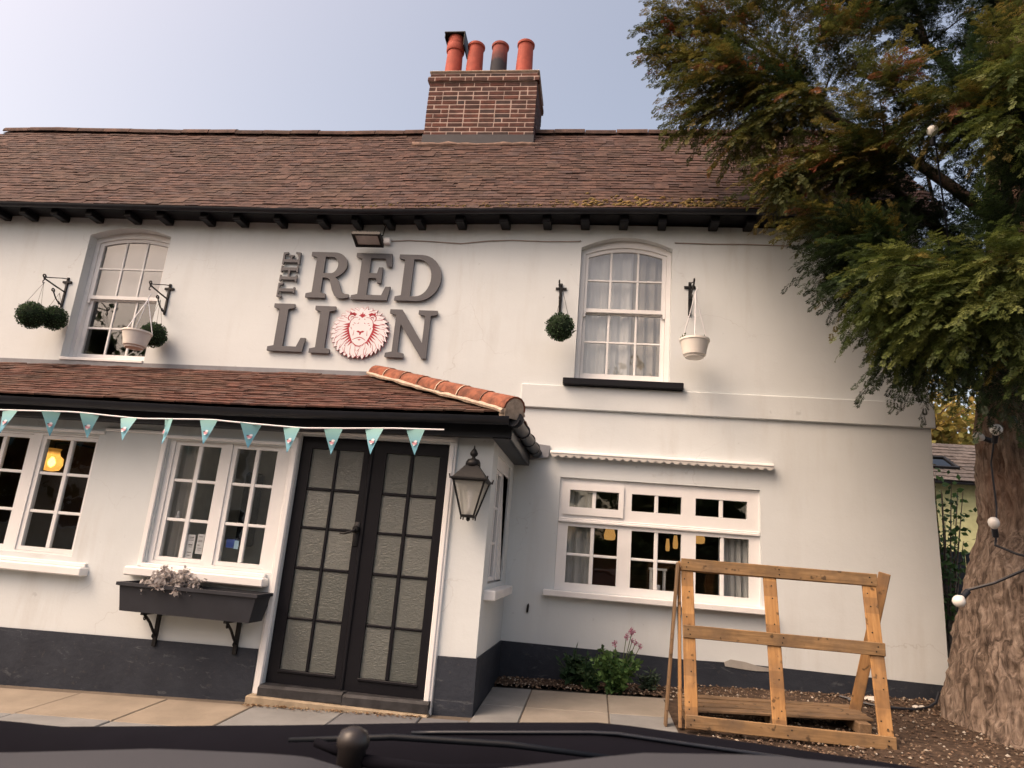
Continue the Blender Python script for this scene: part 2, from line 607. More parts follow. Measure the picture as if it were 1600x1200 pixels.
SL = {'s': slab_mat('sand_slab', (.25, .213, .168)), 'g': slab_mat('grey_slab', (.20, .205, .205)), 'd': slab_mat('dark_slab', (.135, .14, .15)),
      'b': slab_mat('buff_slab', (.245, .222, .19))}


def slab(x0, x1, y0, y1, k):
    m = MB(); g = .005
    x0 += g; x1 -= g; y0 += g; y1 -= g
    dz = random.uniform(-.003, .004)
    cs = [(x0, y0), (x1, y0), (x1, y1), (x0, y1)]
    e = .006
    top2 = [(x0 + e, y0 + e), (x1 - e, y0 + e), (x1 - e, y1 - e), (x0 + e, y1 - e)]
    vs = [(x, y, gz(x, y) - .04) for x, y in cs] + [(x, y, gz(x, y) - .006 + dz) for x, y in cs] + [(x, y, gz(x, y) + dz) for x, y in top2]
    fs = [(i, (i + 1) % 4, 4 + (i + 1) % 4, 4 + i) for i in range(4)] + [(4 + i, 4 + (i + 1) % 4, 8 + (i + 1) % 4, 8 + i) for i in range(4)] + [(8, 9, 10, 11)]
    m.add(vs, fs)
    return m.build('paving_slab', SL[k], pavement)


LX = [-6.92, -6.18, -5.44, -4.70, -3.965, -3.226, -2.513, -1.80, -1.20, -.84]
rows = [(-1.60, -1.48, None)]
pat = ['ggssssgddd', 'gsgggggggg', 'sgsgsggsgg', 'gsgggsgggg']
for r_ in range(4):
    y1 = -1.61 - .64 * r_; y0 = y1 - .64
    for i in range(len(LX) - 1):
        slab(LX[i], LX[i + 1], y0, y1, pat[r_][i])
RX = [-.84, -.48, .188, .76]
patr = ['gbb', 'gbg', 'bgb', 'gbs', 'bsg']
for r_ in range(5):
    y1 = -.47 - .655 * r_; y0 = y1 - .655
    for i in range(3):
        slab(RX[i], RX[i + 1], y0, y1, patr[r_][i])

# bark and gravel bed along the right wall and under the tree
bm_ = MB(); N = 30
xs = np.linspace(-.85, 7.5, 34); ys = np.linspace(-2.5, .05, 14)
vs = []
for y in ys:
    for x in xs:
        vs.append((x, y, gz(x, y) + .004 + .012 * math.sin(x * 3.1 + y * 2) * math.sin(y * 5) + (.03 if x > 1 else 0) * max(0, min(1, (y + 1.2) / 1.2))))
fs = []
for j in range(len(ys) - 1):
    for i in range(len(xs) - 1):
        cx, cy = (xs[i] + xs[i + 1]) / 2, (ys[j] + ys[j + 1]) / 2
        if cx < .72 and cy < -.42: continue
        k = j * len(xs) + i
        fs.append((k, k + 1, k + 1 + len(xs), k + len(xs)))
bm_.add(vs, fs)
tag(bm_.build('soil_bed', plain('soil', (.062, .044, .033), .95, .1, var=.5, scale=14, bump=.9, bs=30, bd=.02), smooth=True), 'brown soil along the foot of the wall', kind='structure')


def gravel():
    n = 9000
    x = rng.uniform(-.82, 5.2, n); y = -rng.uniform(.02, 1, n) ** 1.2 * 2.3
    keep = (x > .80) | (y > -.46)
    x, y = x[keep], y[keep]; n = len(x)
    s = rng.uniform(.006, .017, n); ang = rng.uniform(0, 6.28, n)
    z = np.array([gz(a, b) for a, b in zip(x, y)]) + .012 + (x > 1) * .03 * np.clip((y + 1.2) / 1.2, 0, 1)
    base = np.array([(1, 0, 0), (.2, .8, .1), (-1, .1, 0), (-.1, -.8, -.1), (0, .1, .7), (.1, 0, -.7)])
    fa = np.array([(0, 1, 4), (1, 2, 4), (2, 3, 4), (3, 0, 4), (1, 0, 5), (2, 1, 5), (3, 2, 5), (0, 3, 5)])
    ca, sa = np.cos(ang), np.sin(ang)
    b = base[None] * s[:, None, None] * rng.uniform(.6, 1.3, (n, 6, 1))
    bx = b[:, :, 0] * ca[:, None] - b[:, :, 1] * sa[:, None]; by = b[:, :, 0] * sa[:, None] + b[:, :, 1] * ca[:, None]
    V = np.stack([bx + x[:, None], by + y[:, None], b[:, :, 2] + z[:, None]], -1).reshape(-1, 3)
    F = (fa[None] + 6 * np.arange(n)[:, None, None]).reshape(-1, 3)
    pal = np.array([(.085, .058, .042), (.13, .088, .062), (.19, .14, .10), (.27, .235, .19), (.06, .045, .037), (.36, .33, .29)])
    w = np.array([.28, .26, .2, .1, .12, .04])
    c = pal[rng.choice(6, n, p=w)] * rng.uniform(.8, 1.2, (n, 1))
    o = np_object('gravel', V, F, MAT['tint'], tint=np.repeat(c, 8, 0))
    tag(o, 'loose bark chips and gravel at the foot of the wall', 'gravel', kind='stuff')


gravel()

# ================================================================== THE PUB
pub = thing('pub_building', 'white rendered two storey pub with brown tiled roof and brick chimney', 'building', (-3.5, 0, gz(-3.5, 0)))


def arch(x0, x1, z0, zs, rise, n=12):
    """opening outline with a shallow arched head (counter-clockwise)"""
    xc, hw = (x0 + x1) / 2, (x1 - x0) / 2
    p = [(x0, z0), (x1, z0)]
    for i in range(n + 1):
        x = x1 - (x1 - x0) * i / n
        p.append((x, zs + rise * (1 - ((x - xc) / hw) ** 2)))
    return p


def rect(x0, x1, z0, z1): return [(x0, z0), (x1, z0), (x1, z1), (x0, z1)]


UR = (-.288, .710, 3.19, 4.725, .13)      # upper right sash opening
UL = (-6.34, -5.265, 3.17, 4.745, .10)    # upper left sash opening
w = MB()
outline = [(-11.6, -.5), (3.25, -.5), (3.247, 1.4), (3.235, 2.2), (3.25, 3.4), (3.25, 5.0), (-11.6, 5.0)]
w.prism(outline, [arch(*UR), arch(*UL), rect(-.365, 1.615, 1.036, 2.150)], 0, .28)
wall = w.build('wall', MAT['wall'], pub)
w = MB()
w.prism([(-11.6, -.5), (3.25, -.5), (3.25, 5.0), (-11.6, 5.0)], [], 3.55, 3.8)
w.build('wall', MAT['wall'], pub)
for X0, X1 in ((2.97, 3.25), (-11.6, -11.3)):     # gable walls
    g = MB()
    vs = [(X0, .282, -.5), (X0, 3.548, -.5), (X0, 3.548, 5.0), (X0, 1.9, 7.1), (X0, .282, 5.1)]
    vs += [(X1, y, z) for _, y, z in vs]
    g.add(vs, [(0, 4, 3, 2, 1), (5, 6, 7, 8, 9), (0, 1, 6, 5), (1, 2, 7, 6), (2, 3, 8, 7), (3, 4, 9, 8), (4, 0, 5, 9)])
    g.build('wall', MAT['wall'], pub)
# string course and plinth
s_ = MB(); s_.box(-.84, 3.275, -.035, .0, 2.862, 3.115, c=.008); s_.build('string_course', MAT['wall'], pub)
p = MB()
p.prism([(-.846, -.5), (3.262, -.5), (3.262, .505), (2.4, .512), (1.4, .522), (.9, .507), (.2, .516), (-.846, .516)], [], -.014, -.001)
p.box(3.2505, 3.262, -.001, 3.6, -.5, .505)
p.build('plinth', MAT['plinth'], pub)
# patch of plaster fallen at the plinth edge
f_ = MB(); f_.prism([(1.28, .485), (1.42, .475), (1.56, .47), (1.72, .478), (1.70, .505), (1.58, .515), (1.46, .54), (1.33, .55), (1.27, .52)], [], -.020, -.0145)
f_.build('bare_plaster', plain('bare_plaster', (.33, .32, .30), .9, .1, bump=.6), pub)

# ------------------------------------------------ sash windows of the upper floor
def sash_window(o_, xc_, rows_u, rows_l, setb, label):
    x0, x1, z0, zs, rise = o_
    xm, hw = (x0 + x1) / 2, (x1 - x0) / 2
    za = lambda x: zs + rise * (1 - ((x - xm) / hw) ** 2)
    fr = MB()
    i_ = .052
    gx0, gx1 = xc_[0][0], xc_[-1][1]
    ztop = zs - i_ - .012
    za2 = lambda x: ztop + rise * .85 * (1 - ((x - xm) / hw) ** 2)
    head = [(x0 + i_, z0 + .03), (x1 - i_, z0 + .03)] + [(x, za2(x)) for x in np.linspace(x1 - i_, x0 + i_, 11)]
    fr.prism(arch(x0 + .002, x1 - .002, z0 + .001, zs - .001, rise), [head], setb, setb + .10)
    win = fr.build('window', MAT['white_paint'], pub)
    tag(win, label)
    zm = rows_u[0][0]       # bottom of the upper sash panes
    za3 = lambda x: za2(x) - .045
    # upper sash
    for nm, y0, rows, bot, top in (('sash', setb + .018, rows_u, rows_u[0][0] - .042, None), ('sash', setb + .056, rows_l, z0 + .034, rows_l[-1][1] + .04)):
        sm = MB()
        if top is None:
            outer = [(x0 + i_ + .002, bot), (x1 - i_ - .002, bot)] + [(x, za2(x) - .002) for x in np.linspace(x1 - i_ - .002, x0 + i_ + .002, 11)]
            hole = [(gx0, rows[0][0]), (gx1, rows[0][0])] + [(x, za3(x)) for x in np.linspace(gx1, gx0, 11)]
        else:
            outer = rect(x0 + i_ + .002, x1 - i_ - .002, bot, top); hole = rect(gx0, gx1, rows[0][0], rows[-1][1])
        sm.prism(outer, [hole], y0, y0 + .036)
        if top is None:      # horns of the sash
            for hx in (x0 + i_ + .004, x1 - i_ - .029): sm.box(hx, hx + .025, y0, y0 + .034, bot - .05, bot)
        sash = sm.build('sash', MAT['white_paint'], win)
        ztop_row = rows[-1][1]
        for a in range(len(xc_) - 1):
            b = MB(); xa, xb = xc_[a][1], xc_[a + 1][0]
            zt = za3((xa + xb) / 2) - .001 if top is None else ztop_row
            b.box(xa, xb, y0 + .003, y0 + .032, rows[0][0] + .0005, zt, c=.004); b.build('glazing_bar', MAT['white_paint'], win)
        for a in range(len(rows) - 1):
            b = MB(); b.box(gx0 + .0005, gx1 - .0005, y0 + .005, y0 + .030, rows[a][1], rows[a + 1][0], c=.004); b.build('glazing_bar', MAT['white_paint'], win)
        for k, (za_, zb_) in enumerate(rows):
            for (xa, xb) in xc_:
                pn = MB()
                if top is None and k == len(rows) - 1:
                    poly = [(xa, za_), (xb, za_)] + [(x, za3(x)) for x in np.linspace(xb, xa, 6)]
                else: poly = rect(xa, xb, za_, zb_)
                ty = random.uniform(-.004, .004)
                pn.prism(poly, [], y0 + .016, y0 + .019)
                pn.build('pane', MAT['glass'], win)
    return win


wUR = sash_window(UR, [(-.205, .040), (.064, .338), (.362, .612)], [(4.042, 4.365), (4.387, 4.66)], [(3.305, 3.655), (3.677, 3.985)], .085,
                  'sash window of the upper floor with net curtain')
wUL = sash_window(UL, [(-6.235, -5.945), (-5.921, -5.665), (-5.641, -5.375)], [(4.005, 4.350), (4.372, 4.66)], [(3.268, 3.588), (3.612, 3.945)], .12,
                  'sash window of the upper floor above the porch roof')
sl = MB(); sl.box(-.40, .845, -.10, .088, 3.117, 3.187, c=.006); sl.build('window_sill', MAT['black_paint'], wUR)
sl = MB(); sl.box(-6.335, -5.27, -.02, .125, 3.135, 3.172, c=.006); sl.build('window_sill', MAT['white_paint'], wUL)


def curtain(name, x0, x1, z0, z1, y, amp, waves, mat, parent, top_pinch=1.0, n=60):
    m = MB(); vs = []; nz = 8
    for j in range(nz + 1):
        z = z0 + (z1 - z0) * j / nz
        for i in range(n + 1):
            u_ = i / n
            vs.append((x0 + (x1 - x0) * u_, y + amp * math.sin(u_ * waves * 6.283 + .6 * math.sin(u_ * 9 + j * .2)) + amp * .4 * math.sin(u_ * waves * 2.3 * 6.283), z))
    fs = [(j * (n + 1) + i, j * (n + 1) + i + 1, (j + 1) * (n + 1) + i + 1, (j + 1) * (n + 1) + i) for j in range(nz) for i in range(n)]
    m.add(vs, fs)
    return m.build(name, mat, parent, smooth=True)


def cloth_mat(name, c, tr):
    t = NT(name)
    t.base(c, .9, .1)
    tl = t.new('ShaderNodeBsdfTranslucent'); tl.inputs[0].default_value = (*c, 1)
    mx = t.new('ShaderNodeMixShader'); mx.inputs[0].default_value = tr
    t.link(t.b.outputs[0], mx.inputs[1]); t.link(tl.outputs[0], mx.inputs[2]); t.link(mx.outputs[0], t.out.inputs['Surface'])
    return t.m


NET = cloth_mat('net_curtain', (.84, .84, .85), .3)
BLIND = cloth_mat('blind_cloth', (.60, .58, .60), .2)
BEIGE = cloth_mat('beige_curtain', (.58, .54, .50), .2)
tag(curtain('net_curtain', -.27, .30, 3.2, 4.85, .215, .014, 4, NET, None), 'white net curtain inside the upper window beside the green ball and white pot', 'curtain')
tag(curtain('lined_curtain', .10, .69, 3.2, 4.85, .26, .02, 5, BEIGE, None), 'beige curtain behind the net in the upper window with black sill', 'curtain')
bl = MB(); bl.box(-6.30, -5.29, .255, .262, 3.97, 4.88); tag(bl.build('roller_blind', BLIND), 'grey blind drawn half down in the upper window above the porch', 'blind')

# upper rooms, dark
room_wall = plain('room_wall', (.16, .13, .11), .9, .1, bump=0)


def room(x0, x1, y0, y1, z0, z1, mat, floor=None):
    m = MB(); t_ = .04
    m.box(x0, x1, y1, y1 + t_, z0, z1)
    m.box(x0 - t_, x0, y0, y1, z0, z1); m.box(x1, x1 + t_, y0, y1, z0, z1)
    m.box(x0, x1, y0, y1, z1, z1 + t_); m.box(x0, x1, y0, y1, z0 - t_, z0)
    return m.build('interior_wall', mat, pub)


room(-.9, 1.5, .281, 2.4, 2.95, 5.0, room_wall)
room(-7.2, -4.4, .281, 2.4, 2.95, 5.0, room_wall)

# ------------------------------------------------ wide casement window, ground floor right
fr = MB()
lights_t = [(-.258, .237), (.368, .860), (.998, 1.497)]
lights_b = [(-.262, .240), (.377, .864), (1.005, 1.513)]
holes = [rect(a, b, 1.857, 2.030) for a, b in lights_t] + [rect(a, b, 1.112, 1.664) for a, b in lights_b]
fr.prism(rect(-.364, 1.614, 1.037, 2.149), holes, .030, .095)
cw = fr.build('window', MAT['white_paint'], pub)
tag(cw, 'wide white casement window of the ground floor')
tr_ = MB(); tr_.box(-.362, 1.612, .004, .0295, 1.700, 1.728, c=.006); tr_.box(-.362, 1.612, .016, .0295, 1.728, 1.745, c=.004); tr_.build('transom', MAT['white_paint'], cw)
op = MB(); op.prism(rect(-.322, .286, 1.780, 2.090), [rect(-.258, .237, 1.857, 2.030)], .012, .0295); op.build('top_light', MAT['white_paint'], cw)
for lst, z0, z1, mids in ((lights_t, 1.857, 2.030, ()), (lights_b, 1.112, 1.664, (1.388,))):
    for (a, b) in lst:
        c_ = (a + b) / 2 + .0; wbar = .019
        g = MB(); g.box(c_ - wbar, c_ + wbar, .036, .080, z0 + .0005, z1 - .0005, c=.005); g.build('glazing_bar', MAT['white_paint'], cw)
        for zm in mids:
            for q0, q1 in ((a + .0005, c_ - wbar), (c_ + wbar, b - .0005)):
                g = MB(); g.box(q0, q1, .040, .076, zm - .013, zm + .013, c=.005); g.build('glazing_bar', MAT['white_paint'], cw)
        zz = [z0] + list(mids) + [z1]
        for k in range(len(zz) - 1):
            for q0, q1 in ((a, c_ - wbar + .004), (c_ + wbar - .004, b)):
                g = MB(); g.box(q0, q1, .056, .060, zz[k], zz[k + 1]); g.build('pane', MAT['glass'], cw)
sl = MB(); sl.box(-.465, 1.712, -.095, .030, .975, 1.034, c=.008); sl.build('window_sill', MAT['white_paint'], cw)

# bar room behind it
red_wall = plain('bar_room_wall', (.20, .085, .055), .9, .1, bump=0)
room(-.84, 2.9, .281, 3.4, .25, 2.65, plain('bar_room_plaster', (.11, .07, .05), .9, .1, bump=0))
CUR = cloth_mat('grey_curtain', (.74, .75, .76), .4)
tag(curtain('window_curtain', -.36, -.02, .95, 2.12, .135, .022, 3, CUR, None), 'pale curtain drawn to the side nearest the porch in the wide window', 'curtain')
tag(curtain('window_curtain', 1.24, 1.60, .95, 1.72, .135, .020, 5, CUR, None), 'grey curtain behind the pallet frame in the wide window', 'curtain')


def pendant(x, y, z, r, label):
    t = thing('pendant_lamp', label, 'lamp', (x, y, z), 'lit lamps inside the pub')
    s_ = MB(); s_.lathe([(.018, .10), (r * .7, .08), (r, 0.0), (r * .9, -.05), (r * .55, -.06)][::-1], (x, y, z), 14); s_.build('lamp_shade', MAT['lamp'], t, smooth=True)
    c_ = MB(); c_.tube([(x, y, z + .10), (x, y, 2.64)], .006, 6); c_.build('flex', MAT['iron'], t)
    return t


pendant(.205, 1.9, 1.67, .075, 'lit amber lamp behind the pane next to the pale curtain')
pendant(1.00, 1.7, 1.62, .032, 'small lit amber lamp seen through the middle casement')
pendant(.98, 2.4, 1.60, .028, 'small lit amber bulb further back behind the middle casement')
pendant(1.30, 1.9, 1.71, .085, 'lit amber lamp behind the casement beside the grey curtain')
# picture / bar counter hints
bc = MB(); bc.box(-.2, 2.6, 2.5, 2.9, .25, 1.30); bc.box(-.25, 2.65, 2.45, 2.92, 1.30, 1.35); tag(bc.build('bar_counter', MAT['old_wood']), 'brown wooden bar counter inside behind the wide window', 'counter')
ch = MB(); ch.box(-.02, .42, .95, 1.0, .28, 1.42, c=.02); tag(ch.build('screen_panel', red_wall), 'dull red panel inside below the lamp in the wide window', 'panel')
# candle lantern on the inside sill
ln = thing('candle_lantern', 'white framed candle lantern standing on the inner window sill', 'lantern', (.66, .23, 1.037))
q = MB()
for a, b in ((.585, .605), (.715, .735)):
    for y_ in (.17, .27): q.box(a, b, y_, y_ + .02, 1.05, 1.30)
q.box(.575, .745, .16, .30, 1.037, 1.055); q.box(.575, .745, .16, .30, 1.30, 1.32)
q.build('frame', MAT['white_paint'], ln)
q = MB(); q.lathe([(.03, 0), (.03, .10), (.004, .105)], (.66, .23, 1.055), 12); q.build('candle', MAT['sign_white'], ln, smooth=True)
q = MB(); q.box(-.36, 1.61, .098, .30, .99, 1.036); q.build('window_board', MAT['white_paint'], cw)

# ================================================================== ROOF
EX = [-12, -7.44, -5.72, -4.08, -2.84, -1.36, .05, 1.66, 3.6]
EZ = [5.03, 5.018, 5.002, 4.987, 4.984, 5.022, 5.050, 5.062, 5.06]
RXs = [-12, -9.5, -6.6, -4.06, -2.85, -1.1, 1.1, 3.6]
RZs = [7.36, 7.39, 7.344, 7.318, 7.338, 7.342, 7.343, 7.34]
EY, RY = -.25, 1.75
ROOF_X0, ROOF_X1 = -9.75, 3.42


def roof_pt(x, s):
    """s: 0 eaves .. 1 ridge"""
    ze, zr = np.interp(x, EX, EZ), np.interp(x, RXs, RZs)
    sag = -.035 * math.sin(math.pi * s) * (1 + .5 * math.sin(x * .9))
    return Vector((x, EY + (RY - EY) * s, ze + (zr - ze) * s + sag))


rf = MB(); xs = np.linspace(ROOF_X0, ROOF_X1, 40); vs = []
for s in np.linspace(0.01, 1, 9):
    for x in xs:
        p_ = roof_pt(x, s); vs.append((p_.x, p_.y, p_.z - .02))
fs = [(j * 40 + i, j * 40 + i + 1, (j + 1) * 40 + i + 1, (j + 1) * 40 + i) for j in range(8) for i in range(39)]
n0 = len(vs)
for x in xs: vs.append((x, 4.0, 4.9))
fs += [(8 * 40 + i, 8 * 40 + i + 1, n0 + i + 1, n0 + i) for i in range(39)]
rf.add(vs, fs)
# hipped left end
a = roof_pt(ROOF_X0, 0); b = roof_pt(ROOF_X0, 1)
rf.add([(a.x, a.y, a.z - .01), (b.x, b.y, b.z - .01), (-11.9, b.y, 5.0), (-11.9, a.y, a.z - .01), (b.x, 4.0, 4.9), (-11.9, 4.0, 4.9)],
       [(0, 1, 3), (1, 2, 3), (1, 4, 2), (4, 5, 2)])
main_roof = rf.build('main_roof', MAT['tile'], pub)


def tile_mesh(w_, l_, th, camber=.004):
    m = MB()
    n = 3; vs = []
    for k, (zb) in enumerate((0, th)):
        for j, y in enumerate((0, l_)):
            for i in range(n):
                x = -w_ / 2 + w_ * i / (n - 1)
                vs.append((x, y, zb + camber * (1 - (2 * i / (n - 1) - 1) ** 2)))
    def id_(k, j, i): return k * 2 * n + j * n + i
    fs = []
    for i in range(n - 1):
        fs.append((id_(1, 0, i), id_(1, 0, i + 1), id_(1, 1, i + 1), id_(1, 1, i)))
        fs.append((id_(0, 1, i), id_(0, 1, i + 1), id_(0, 0, i + 1), id_(0, 0, i)))
        fs.append((id_(0, 0, i), id_(0, 0, i + 1), id_(1, 0, i + 1), id_(1, 0, i)))
    fs.append((id_(0, 1, 0), id_(0, 0, 0), id_(1, 0, 0), id_(1, 1, 0)))
    fs.append((id_(0, 0, n - 1), id_(0, 1, n - 1), id_(1, 1, n - 1), id_(1, 0, n - 1)))
    m.add(vs, fs)
    return m


def lay_tiles(parent, surf, x_of, courses, gauge_s, w_, l_, th, mat, limit, name='roof_tile', jit=1.0, skip=None, lift=.0):
    """surf(x,s) -> point; tiles laid in broken bond; the first `limit` (lowest courses) are single objects"""
    tm = [tile_mesh(w_ * k, l_ * q, th, .0014 * c_).mesh(name) for k, q, c_ in ((.985, 1, 1), (.978, 1.01, .6), (.99, .99, 1.4), (.982, 1, .2))]
    for m in tm: m.materials.append(mat)
    single = []; rest = []
    for c_ in range(courses):
        s = c_ * gauge_s
        x0, x1 = x_of(s)
        x = math.ceil(x0 / w_) * w_ + (w_ * .5 if c_ % 2 else 0) + random.uniform(-.03, .03)
        drift = random.uniform(-.3, .3) * .01
        while x < x1:
            if skip is None or not skip(x, s):
                p0 = surf(x, s); p1 = surf(x, min(1.0, s + gauge_s))
                px = surf(x + .05, s) - surf(x - .05, s)
                ty = (p1 - p0).normalized(); tx = px.normalized(); tz = tx.cross(ty).normalized(); tx = ty.cross(tz)
                M = Matrix(((tx.x, ty.x, tz.x, 0), (tx.y, ty.y, tz.y, 0), (tx.z, ty.z, tz.z, 0), (0, 0, 0, 1)))
                J = Matrix.Rotation(random.gauss(0, R(.8) * jit), 4, 'Z') @ Matrix.Rotation(random.gauss(0, R(.9) * jit) - R(4.2), 4, 'X') @ Matrix.Rotation(random.gauss(0, R(.45) * jit), 4, 'Y')
                o = p0 + ty * (random.gauss(0, .004) * jit - .012 + drift + .006 * math.sin(x * 2.1 + c_ * 1.9) + .005 * math.sin(x * 5.3 + c_ * 2.7)) + tz * (.024 + lift + abs(random.gauss(0, .0025)) * jit)
                MM = Matrix.Translation(o) @ M @ J
                (single if len(single) < limit and (name != 'roof_tile' or -7.6 < x < 1.9) and (name != 'porch_tile' or x > -6.3) else rest).append(MM)
            x += w_ * random.uniform(.99, 1.012)
    for MM in single: inst(random.choice(tm), name, parent, MM)
    if rest:
        V = []; F = []; C_ = []
        bases = [(np.array([v.co[:] for v in m.vertices]), [tuple(p.vertices) for p in m.polygons]) for m in tm]
        k = 0; nf = len(bases[0][1])
        for MM in rest:
            bv, bf = random.choice(bases)
            A = np.array(MM)
            V.append(bv @ A[:3, :3].T + A[:3, 3]); F.append(np.array(bf) + k); k += len(bv)
            C_.append(np.full((nf, 3), random.random()))
        o = np_object(name + 's', np.concatenate(V), np.concatenate(F), mat, parent, np.concatenate(C_))
        tag(o, kind='stuff')


lay_tiles(main_roof, roof_pt, lambda s: (ROOF_X0 - (2.1 * (1 - s)), ROOF_X1), 31, 1 / 31, .168, .20, .015, MAT['tile'], 300, jit=1.25)
# eaves course doubled, ridge tiles
ridge_m = []
for k in range(3):
    m = MB(); vs = []; L = .44; n = 8
    for y_ in (0, L):
        for rr in (.125 + k * .003, .108 + k * .003):
            for i in range(n + 1):
                a_ = math.pi * i / n
                vs.append((y_, -rr * math.cos(a_), rr * math.sin(a_) * .92))
    N1 = n + 1
    for i in range(n):
        m_ = [(i, i + 1, 2 * N1 + i + 1, 2 * N1 + i), (N1 + i + 1, N1 + i, 3 * N1 + i, 3 * N1 + i + 1), (i + 1, i, N1 + i, N1 + i + 1), (2 * N1 + i, 2 * N1 + i + 1, 3 * N1 + i + 1, 3 * N1 + i)]
        m.f += m_
    m.f += [(0, 2 * N1, 3 * N1, N1), (n, N1 + n, 3 * N1 + n, 2 * N1 + n)]
    m.v = vs; m.c = [m.cc] * len(m.f)
    me = m.mesh('ridge_tile'); me.materials.append(MAT['tile']); ridge_m.append(me)
x = ROOF_X0 - .1
while x < ROOF_X1 - .2:
    if not (-2.75 < x + .22 < -1.1):
        p0 = roof_pt(x, 1); p1 = roof_pt(x + .45, 1)
        ang = math.atan2(p1.z - p0.z, .45)
        inst(random.choice(ridge_m), 'ridge_tile', main_roof, Matrix.Translation((x, RY, p0.z - .035 + random.uniform(-.006, .006))) @ Matrix.Rotation(-ang + random.gauss(0, .012), 4, 'Y'))
    x += .45

# black gutter, rafter feet
gt = MB(); xs = np.linspace(-11.8, 3.4, 60)
def gutter_path(pts, r_, up=Vector((0, 0, 1)), nseg=8):
    """half-round gutter section swept along pts"""
    m = MB(); vs = []; pts = [Vector(p_) for p_ in pts]
    ring = [(math.cos(a_), math.sin(a_)) for a_ in [math.pi + math.pi * i / nseg for i in range(nseg + 1)]]
    ring = [(a_ * r_, b_ * r_) for a_, b_ in ring] + [(a_ * r_ * .88, b_ * r_ * .88 + .002) for a_, b_ in ring[::-1]]
    for i, p_ in enumerate(pts):
        a_ = pts[max(0, i - 1)]; b_ = pts[min(len(pts) - 1, i + 1)]
        T = (b_ - a_).normalized(); S = T.cross(up).normalized()
        for u_, v_ in ring: vs.append(p_ + S * u_ + up * v_)
    n = len(ring); fs = []
    for i in range(len(pts) - 1):
        for k in range(n):
            k2 = (k + 1) % n
            fs.append((i * n + k, (i + 1) * n + k, (i + 1) * n + k2, i * n + k2))
    fs.append(tuple(range(n))); fs.append(tuple((len(pts) - 1) * n + k for k in range(n))[::-1])
    m.add(vs, fs)
    return m
gutter_path([(x, -.285, np.interp(x, EX, EZ) - .012) for x in xs], .044).build('gutter', MAT['black_plastic'], pub, auto=40)
RAF = [-8.0, -7.53, -7.15, -6.72, -6.25, -5.735, -5.315, -4.76, -4.33, -3.83, -3.30, -2.895, -2.504, -2.142, -1.665, -1.16, -.683, -.258, .163, .584, 1.135, 1.502, 1.93, 2.36, 2.8, 3.15]
for x in RAF:
    ze = np.interp(x, EX, EZ)
    m = MB(); hw_ = random.uniform(.040, .052)
    m.box(-hw_, hw_, -.21, .02, -.108, -.035, c=.006)
    m.build('rafter_foot', MAT['black_paint'], pub, M=Matrix.Translation((x, 0, ze)) @ Matrix.Rotation(random.uniform(-.03, .03), 4, 'Z'))
fb = MB(); xs2 = np.linspace(-11.6, 3.3, 50); vs = []
for x in xs2:
    ze = np.interp(x, EX, EZ)
    vs += [(x, -.225, ze - .034), (x, -.225, ze - .01), (x, .0, ze - .034), (x, .0, ze + .06)]
fs = []
for i in range(49):
    k = i * 4
    fs += [(k, k + 4, k + 5, k + 1), (k, k + 2, k + 6, k + 4), (k + 1, k + 5, k + 7, k + 3)]
fb.add(vs, fs); fb.build('eaves_board', MAT['black_paint'], pub)

# moss along the eaves
def moss():
    n = 620; V = []; F = []; C_ = []
    sph = MB(); sph.lathe([(.55, -.5), (1, 0), (.75, .5), (.3, .75)], (0, 0, 0), 6)
    bv = np.array([tuple(p_) for p_ in sph.v]); bq = [f for f in sph.f if len(f) == 4]
    k = 0
    for i in range(n):
        x = random.triangular(-3.4, 3.2, 1.4); s = abs(random.gauss(0, .045)) * (1.0 if x > -.6 else .45)
        p_ = roof_pt(x, min(.9, s)); r_ = random.uniform(.008, .03) * (1 if x > -.4 else .55)
        V.append(bv * np.array([r_ * random.uniform(.8, 1.5), r_, r_ * .7]) * rng.uniform(.8, 1.2, (len(bv), 1)) + np.array([p_.x, p_.y - .01, p_.z + .045]))
        F.append(np.array(bq) + k); k += len(bv)
        c_ = np.array(random.choice([(.20, .14, .05), (.16, .12, .045), (.24, .16, .06), (.12, .10, .04)]))
        C_.append(np.repeat(c_[None], len(bq), 0))
    tag(np_object('moss', np.concatenate(V), np.concatenate(F), MAT['tint'], main_roof, np.concatenate(C_), smooth=True), kind='stuff')


moss()

# ------------------------------------------------ chimney
CX0, CX1, CY0, CY1, CZ0, CZ1 = -2.735, -1.125, 1.42, 2.20, 6.72, 8.185
core = MB(); core.box(CX0 + .005, CX1 - .005, CY0 + .005, CY1 - .005, CZ0, CZ1 - .003)
core.box(CX0 - .023, CX1 + .023, CY0 - .023, CY1 + .023, CZ1 - .16, CZ1 - .085)
chim = core.build('chimney', MAT['pink_mortar'], pub)
bmesh_ = {}
def brick_at(L, cx, cy, cz, rot, h_=.060):
    key = (round(L, 3), h_)
    if key not in bmesh_:
        m = MB(); m.box(-L / 2, L / 2, -.052, .052, -h_ / 2, h_ / 2, c=.005); me = m.mesh('brick'); me.materials.append(MAT['brick']); bmesh_[key] = me
    inst(bmesh_[key], 'brick', chim, Matrix.Translation((cx + random.gauss(0, .0015), cy + random.gauss(0, .0012), cz + random.gauss(0, .001))) @ Matrix.Rotation(rot + random.gauss(0, .006), 4, 'Z'))
zc = 7.0; c_ = 0
